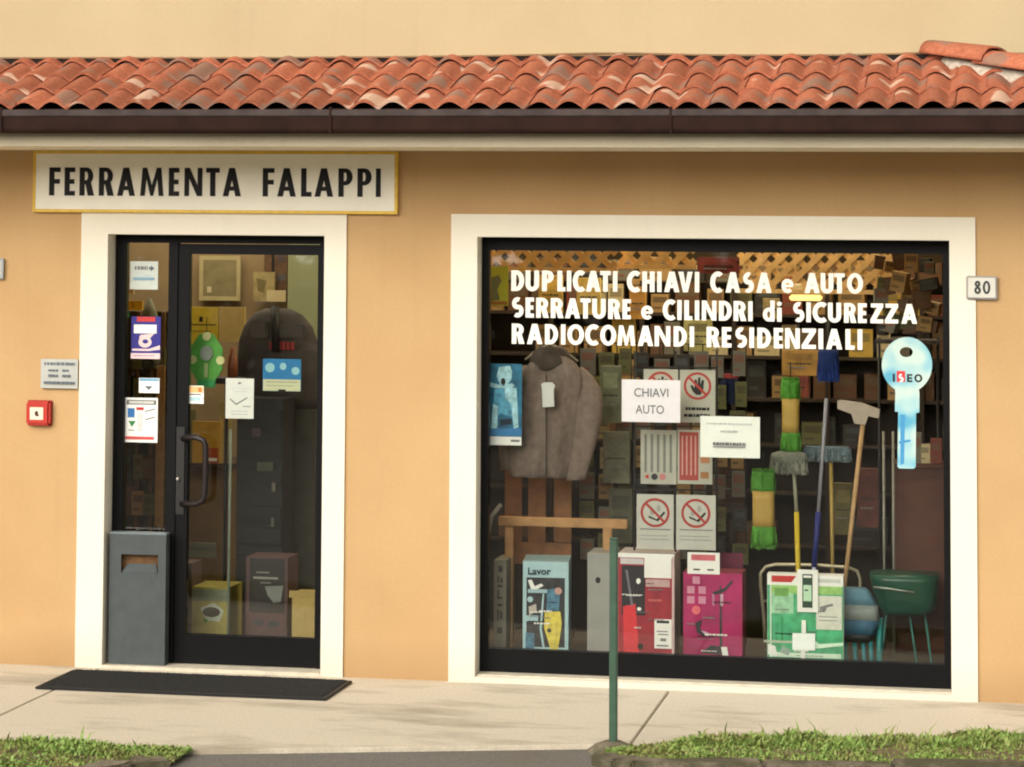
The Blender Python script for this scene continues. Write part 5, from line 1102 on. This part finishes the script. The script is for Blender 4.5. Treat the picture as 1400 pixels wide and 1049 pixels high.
# ------------------------------------------------------------------ what shows through the door
def flat(name, lab, cat, px, Y, m, prints=(), th=.02, group=None): return printed(name, lab, cat, px, Y, m, prints, th, group=group)
TW_ = col(152, 130, 98, .9, .15, 4, name='partition_wall')
x0, x1, z0, z1 = R4(225, 300, 396, 760, 3.0)
MB().box(x0 - 1.2, P(393, 500, 3.0).x, 3.02, 3.06, .013, 2.89, TW_).build('partition_wall', B)
x0, x1, z0, z1 = R4(392, 300, 470, 760, 2.4)
MB().box(x0, x1 + .5, 2.4, 2.5, .013, 2.89, col(140, 146, 112, .8, .1, 4)).build('partition_wall', B, 'pale green inner wall')
fr = flat('picture', 'framed grey picture high on the tan wall seen through the door', 'picture', (274, 350, 330, 411), 2.98, col(182, 168, 126, .5, .1), [(279.5, 355.5, 325, 405, col(138, 126, 92, .6, .25, 12)), (285, 392, 291, 400, col(200, 186, 150))], th=.03)
flat('notice_board', 'brown board with dark scraps near the top right of the door glass', 'board', (362, 335, 393, 410), 2.97, col(104, 76, 54, .7, .4, 30), [(372, 335, 376, 372, K), (380, 375, 391, 384, col(90, 84, 90)), (380, 345, 390, 358, col(84, 70, 72))], th=.015)
flat('cream_pouch', 'crumpled cream pouch on the board seen through the door', 'pouch', (348, 372, 377, 412), 2.93, col(168, 150, 104, .6, .3, 20), [([[(352, 380), (366, 384), (362, 400), (354, 398)]], col(120, 106, 70))], th=.03)
flat('card', 'small cream card beside the crumpled pouch', 'card', (365, 397, 391, 412.5), 2.90, col(206, 188, 146, .5, .08), th=.01)
flat('yellow_pack', 'yellow printed pack hanging behind the door glass, upper left', 'package', (257, 420, 300, 472), 1.9, col(196, 170, 48, .6, .12), [(259, 443, 297, 445, col(90, 80, 30)), (274, 433, 279, 440, K), (262, 452, 290, 453.5, col(140, 120, 40))], th=.03)
flat('tan_pack', 'plain tan pack right of the yellow pack', 'package', (301, 420, 336, 467), 1.9, col(184, 158, 96, .6, .1), th=.03)
# dark rounded tool bag
q = P(380, 560, 1.4); TB = thing('tool_bag', 'large dark rounded bag with red lettering seen through the door leaf', 'bag', (q.x, 1.4, q.z)); rg = []
for py, xl, xr, th in ((560, 330, 436, .10), (540, 326, 437, .13), (500, 324, 437, .14), (465, 327, 434, .13), (445, 334, 427, .11), (430, 346, 414, .08), (422, 362, 398, .05)):
    a, b = P(xl, py, 1.4), P(xr, py, 1.4); rg.append([((a.x + b.x) / 2 + (b.x - a.x) / 2 * math.cos(t), 1.4 + th * math.sin(t), a.z) for t in [2 * math.pi * j / 24 for j in range(24)]])
DKF = col(58, 52, 50, .8, .3, 14, .4); MB().loft(rg, DKF).build('body', TB)
MB().tube([P(376, 420, 1.27), P(376, 445, 1.24), P(377, 480, 1.24)], .025, col(22, 20, 20), 8).build('strap', TB)
for a, b, y0, y1, nm, c_ in ((342, 366, 438, 462, 'pocket', (84, 78, 74)), (380, 418, 444, 462, 'pocket', (82, 78, 76))):
    u = P(a, y1, 1.245); v = P(b, y0, 1.245); MB().bbox(u.x, v.x, 1.238, 1.262, u.z, v.z, col(*c_, .7, .2, 20), .008).build(nm, TB)
u = P(368, 478, 1.24); v = P(403, 468, 1.24); mb = MB()
for i in range(6): a = u.x + (v.x - u.x) * i / 6; mb.box(a, a + (v.x - u.x) / 8.5, 1.245, 1.256, u.z, v.z, col(150, 40, 36))
mb.build('red_lettering', TB)
# green octagonal display
Yq = .34; oc = [P(281.5 + 24 * math.cos(math.radians(22.5 + 45 * k)), 491 - 37 * math.sin(math.radians(22.5 + 45 * k)), Yq) for k in range(8)]
q = P(281, 528, Yq); OC = thing('green_display', 'green octagonal hanging display with three cream discs and a grey centre', 'display', (q.x, Yq, q.z))
MB().poly([[(v.x, v.z) for v in oc]], Yq, Yq + .02, col(84, 160, 62, .5, .25, 12)).build('board', OC)
def disc(px, py, rx, rz, m, nm, dy=.01): c_ = P(px, py, Yq - dy); MB().poly([circ(c_.x, c_.z, rx, rz, 18)], Yq - dy, Yq + .001, m).build(nm, OC)
cr = col(206, 206, 146, .5, .08)
disc(282.5, 460, .023, .023, cr, 'disc'); disc(263, 492, .023, .023, cr, 'disc'); disc(301, 493, .023, .023, cr, 'disc'); disc(282, 483, .036, .040, col(140, 150, 140, .4, .2, 20), 'centre', .013)
u = P(279.5, 516, Yq); v = P(285, 497, Yq); MB().box(u.x, v.x, Yq - .012, Yq + .001, u.z, v.z, col(150, 170, 110)).build('stem', OC)
u = P(270, 527, Yq); MB().bbox(u.x, P(295, 527, Yq).x, Yq - .014, Yq - .001, u.z - .01, u.z + .03, col(40, 140, 76, .5, .1), .005).build('foot', OC)
MB().tube([(q.x, Yq + .01, oc[1].z), (q.x, Yq + .01, oc[1].z + .09)], .002, K, 6).build('cord', OC)
# bottle, cartons and pillar below
c_ = P(318, 515, 1.1); rg = []
for py, r_ in ((516, .028), (500, .03), (490, .028), (484, .016), (475, .016)): z_ = P(318, py, 1.1).z; rg.append(ell(c_.x, 1.1, z_, r_, r_))
MB().loft(rg, col(130, 74, 44, .4, .3, 20)).build('bottle', None, 'brown bottle right of the green octagonal display', 'bottle')
u0, u1, z0, z1 = R4(285, 516, 335, 524, 1.1)
MB().box(u0 + .03, u1 - .02, 1.0, 1.2, z0, z1, K).tube([((u0 + u1) / 2, 1.1, z0), ((u0 + u1) / 2, 1.1, .013)], .01, K).build('side_table', None, 'narrow dark stand carrying the brown bottle', 'stand')
def floorbox(name, lab, cat, px, Y, m, dep, prints=()):
    x0, x1, z0, z1 = R4(*px, Y); o = printed(name, lab, cat, px, Y, m, prints, th=.002)
    return o
x0, x1, z0, z1 = R4(256, 640, 316, 740, 2.1)
CT = thing('counter', 'low tan shop counter seen through the door leaf', 'counter', ((x0 + x1) / 2, 2.2, .013))
MB().box(x0 - .3, x1, 2.1, 2.6, .013, z1, col(116, 90, 54, .7, .25, 6)).build('front', CT); MB().box(x0 - .32, x1 + .02, 2.07, 2.62, z1 + .001, z1 + .03, col(60, 46, 32)).build('top', CT)
flat('yellow_box', 'yellow box standing on the counter behind the handle', 'box', (264, 576, 303, 640), 2.12, col(190, 146, 40, .6, .15), [(284, 612, 300, 638, col(170, 80, 40)), (285, 626, 298, 630, WH)], th=.02)
flat('tan_box', 'tall tan box right of the yellow box', 'box', (301, 548, 317, 640), 2.14, col(164, 146, 88, .6, .12), th=.02)
flat('tan_box', 'short grey-tan box left of the yellow box', 'box', (256, 560, 268, 640), 2.2, col(120, 116, 78, .6, .12), th=.02)
flat('price_strip', 'pale grey strip card on the front of the counter', 'card', (253, 742, 295, 762), 1.9, col(120, 120, 102, .6, .1), words(258, 290, 748, 750, di, 4), th=.01)
u = P(315, 600, .30); MB().tube([(u.x, .30, u.z + .05), (u.x, .30, .013)], .008, col(112, 122, 110, .4, .15), 8).build('glass_edge', None, 'pale upright rail between the counter and the dark rack', 'rail')
# dark rack behind the leaf
x0, x1, z0, z1 = R4(322, 545, 385, 790, 1.0)
DR = thing('dark_rack', 'dark display rack with drawers behind the right half of the door leaf', 'rack', ((x0 + x1) / 2, 1.1, .013))
M_DR = col(34, 33, 31, .6, .3, 8)
MB().box(x0, x1, 1.02, 1.5, .013, z1, M_DR).build('carcass', DR)
for py in (560, 600, 640, 690, 720, 755): z_ = P(350, py, 1.0).z; MB().bbox(x0 + .005, x1 - .005, 1.0, 1.019, z_ - .10, z_ - .004, col(30, 30, 27, .6, .3, 12), .004).build('drawer', DR)
for px, py, w_, c_ in ((352, 632, 22, (72, 76, 62)), (372, 660, 5, (112, 110, 100)), (371, 708, 4, (100, 100, 92)), (345, 585, 12, (70, 60, 60))):
    u, v, s_, t_ = R4(px, py, px + w_, py + 12, .995); MB().box(u, v, .985, .998, s_, t_, col(*c_)).build('label_holder', DR)
x0, x1, z0, z1 = R4(386, 560, 430, 800, 1.3)
MB().box(x0, x1, 1.3, 1.5, .013, z1, col(58, 56, 46, .8, .3, 10)).build('tall_cabinet', None, 'tall dull olive cabinet at the right edge of the door leaf', 'cabinet')
flat('price_tag', 'small pink and white tag on the olive cabinet', 'tag', (385, 686, 396, 708), 1.28, col(150, 120, 100), [(387, 698, 394, 706, WH)], th=.005)
# boxes on the floor just inside the door
def insidebox(name, lab, px, Y, m, dep, prints=()):
    x0, x1, zl, z1 = R4(*px, Y); z0 = .013
    rt = thing(name, lab, 'box', ((x0 + x1) / 2, Y, z0)); MB().box(x0, x1, Y, Y + dep, z0, z1, m).build('carton', rt)
    mb = MB(); mp = lambda a, b: (x0 + (a - px[0]) / (px[2] - px[0]) * (x1 - x0), z1 - (b - px[1]) / (px[3] - px[1]) * (z1 - zl))
    for i, q in enumerate(prints):
        if isinstance(q[0], (list, tuple)): mb.poly([[mp(a, b) for a, b in L] for L in q[0]], Y - .001 - .0005 * i, Y + .0001, q[1])
        else: a, b = mp(q[0], q[3]); c, d = mp(q[2], q[1]); mb.box(a, c, Y - .001 - .0005 * i, Y + .0001, b, d, q[4])
    if prints: mb.build('front_print', rt)
insidebox('feed_box', 'yellow-green box with a white patch and dark oval inside the door', (262, 803, 312, 880), .45, col(150, 140, 66, .6, .2), .3, [([[(274, 832), (292, 824), (306, 834), (300, 850), (282, 848)]], col(176, 186, 170)), ([circ(289, 837, 12, 7, 18)], col(52, 46, 38)), ([circ(281, 849, 3, 3, 12)], col(60, 110, 30)), (263, 806, 311, 822, col(120, 124, 104))])
insidebox('tool_box', 'dull purple-brown box left of the yellow-green box', (246, 770, 262, 880), .5, col(88, 66, 60, .6, .2), .2)
insidebox('framed_box', 'dark box with a dull pink border and white scraps of print inside the door', (336, 762, 393, 880), .45, col(78, 54, 54, .6, .15), .25, [(341, 764, 389, 838, col(34, 30, 30)), ([[(362, 802), (387, 800), (384, 822), (374, 824), (366, 814)]], col(112, 114, 110)), (350, 782, 368, 784, col(112, 108, 100)), (346, 789, 380, 792, col(126, 122, 112)), (356, 796, 370, 798, col(110, 106, 98)), ([circ(354, 851, 7, 5, 12)], dk), ([circ(374, 853, 9, 4.5, 12)], dk)])
insidebox('beige_tub', 'beige tub with a wider rim in the lower right of the door glass', (399, 812, 430, 880), .40, col(170, 146, 84, .6, .12), .2, [(395, 808, 431, 818, col(160, 138, 80))])
# behind the side light
flat('yellow_strip', 'bright yellow strip pack behind the top of the side light', 'package', (167, 411, 196, 424), .8, col(226, 176, 30, .5, .15), [(174, 414, 176, 421, col(160, 110, 20)), (182, 414, 184, 421, col(160, 110, 20))], th=.02)
flat('green_pack', 'small green and white pack under the yellow strip', 'package', (167, 425, 177, 434), .8, col(30, 130, 90, .5, .1), [(169, 431, 174, 434, WH)], th=.02)
flat('cream_pack', 'small cream pack above the yellow strip', 'package', (168, 394, 184, 402), .8, col(226, 196, 140, .5, .2), th=.02)
x0, x1, z0, z1 = R4(160, 426, 232, 760, 1.15)
SR2 = thing('goods_rack', 'olive brown rack of hanging goods behind the side light', 'rack', ((x0 + x1) / 2, 1.2, .013))
MB().box(x0 - .1, x1 + .05, 1.2, 1.23, .013, z1, col(72, 62, 38, .8, .4, 9)).build('back_panel', SR2)
for px in (188, 207, 221): u = P(px, 500, 1.15).x; MB().box(u - .01, u + .01, 1.16, 1.199, .013, z1, col(112, 82, 46)).build('upright', SR2)
for i in range(5):
    for j in range(4):
        q = P(172 + j * 15, 505 + i * 50, 1.1); putbox(rr.choice(['olive', 'dark', 'brown', 'olive', 'tan']), q.x, 1.13, q.z, rr.uniform(.05, .075), .04, rr.uniform(.10, .17), 'dull pack hanging on the rack behind the side light', 'package', 'packs hanging behind the side light', 'blister_pack', rz=rr.uniform(-.2, .2))
flat('tan_plank', 'upright tan plank behind the right edge of the side light', 'plank', (214, 500, 225, 720), 1.0, col(150, 112, 60, .6, .2), th=.02)
q = P(203, 428, 1.1); mb = MB(); mb.loft([ell(q.x, 1.12, P(200, 445, 1.1).z, .07, .05, 14), ell(q.x, 1.12, P(200, 428, 1.1).z, .045, .04, 14), ell(q.x, 1.12, P(200, 408, 1.1).z, .01, .01, 14)], col(120, 118, 92, .7, .25, 20)); mb.build('paper_cone', None, 'dull grey cone standing on the rack behind the side light', 'cone')
for o in protos.values(): bpy.data.objects.remove(o)

def topx(px, py):          # landmark a thing stands behind, found by where it shows
    if py < 404: W_ = ((757, 'before the word DUPLICATI'), (846, 'behind the word DUPLICATI'), (958, 'behind the word CHIAVI'), (1058, 'behind the word CASA'), (1182, 'behind the word AUTO'), (2000, 'at the upper right corner'))
    elif py < 442: W_ = ((864, 'behind the word SERRATURE'), (1031, 'behind the word CILINDRI'), (1072, 'behind the word di'), (1256, 'behind the word SICUREZZA'), (2000, 'right of the word SICUREZZA'))
    elif py < 482: W_ = ((951, 'behind the word RADIOCOMANDI'), (1181, 'behind the word RESIDENZIALI'), (2000, 'above the key poster'))
    elif py < 660: W_ = ((822, 'by the fleece jacket'), (868, 'left of the hand signs'), (982, 'behind the signs'), (1062, 'right of the hand signs'), (1110, 'by the upper refill'), (1200, 'by the squeegee'), (2000, 'by the key poster'))
    else: W_ = ((800, 'above the washer box'), (868, 'above the grey panel'), (982, 'by the no smoking signs'), (1064, 'by the lower refill'), (1190, 'above the green tool box'), (2000, 'above the green tray'))
    for lim, t in W_:
        if px < lim: return t
def to_px(v):
    c = RM @ (v - CAM); return CX + F_PX * c.x / c.z, CY + F_PX * c.y / c.z
dup_ = {}
for o in list(C.objects):
    if o.get('group') in ('cartons on the shelf rack', 'cartons on top of the shelf rack', 'packs hanging on the wire grid'):
        px, py = to_px(o.location + Vector((0, 0, .08))); w = o['label'].split(); cn = 'rust red' if w[0] == 'rust' else w[0]
        lv = ' on the rack top' if 'top of' in o['group'] else (', shelf %s from top' % ['one', 'two', 'three', 'four', 'five', 'six'][5 - min(range(6), key=lambda i: abs(SHZ[i] + .0185 - o.location.z))] if 'shelf rack' in o['group'] else ' on the wire grid')
        o['label'] = '%s %s%s %s' % (cn, 'carton' if o['category'] == 'carton' else 'blister pack', lv, topx(px, py))
    if o.get('group') in ('cartons on the shelf rack', 'cartons on top of the shelf rack', 'packs hanging on the wire grid', 'packs hanging behind the side light', 'packets heaped in the upper right of the display'):
        dup_.setdefault(o['label'], []).append(o)
for lb_, os_ in dup_.items():
    if len(os_) < 2: continue
    if 'side light' in lb_:
        rows = ['top', 'second', 'third', 'fourth', 'lowest']
        zs = sorted({round(o.location.z, 2) for o in os_}, reverse=True)
        os_.sort(key=lambda o: (-o.location.z, o.location.x))
        for i, o in enumerate(os_): o['label'] = 'dull pack in the %s row behind the side light, %s from the left' % (rows[i // 4], ['first', 'second', 'third', 'fourth'][i % 4])
        continue
    os_.sort(key=lambda o: o.location.x - o.location.z * .001)
    nm_ = ['leftmost', 'second', 'third', 'fourth', 'fifth', 'sixth', 'seventh', 'eighth']
    for i, o in enumerate(os_):
        w = 'rightmost' if i == len(os_) - 1 else nm_[min(i, 7)]
        o['label'] = w + ' ' + lb_

# ------------------------------------------------------------------ hedge added out of view across the street to darken pane reflections
HG = MB(); rr = random.Random(5); vs = []; fs = []
M_LEAF = col(92, 98, 66, .7, .4, 2, name='hedge_leaf')
for i in range(26000):
    x = rr.uniform(-34, 16); y = -27 + rr.uniform(-1.5, 1.5); top = 5.2 + 1.3 * noise.noise(Vector((x * .25, 0, 0))) + .6 * noise.noise(Vector((x * 1.1, 3, 0)))
    z = rr.uniform(-.05, 1) * top; s_ = rr.uniform(.14, .32); d1 = Vector((rr.uniform(-1, 1), rr.uniform(-1, 1), rr.uniform(-1, 1))).normalized() * s_; d2 = d1.orthogonal().normalized() * s_ * .6; p = Vector((x, y, z)); b0 = len(vs)
    vs += [tuple(p - d1), tuple(p + d2), tuple(p + d1), tuple(p - d2)]; fs.append((b0, b0 + 1, b0 + 2, b0 + 3))
HG.add(vs, fs, M_LEAF); HG.build('hedge', None, 'tall leafy hedge added out of view across the street to darken reflections', 'hedge', kind='stuff', origin=(-9, -27, -.12))
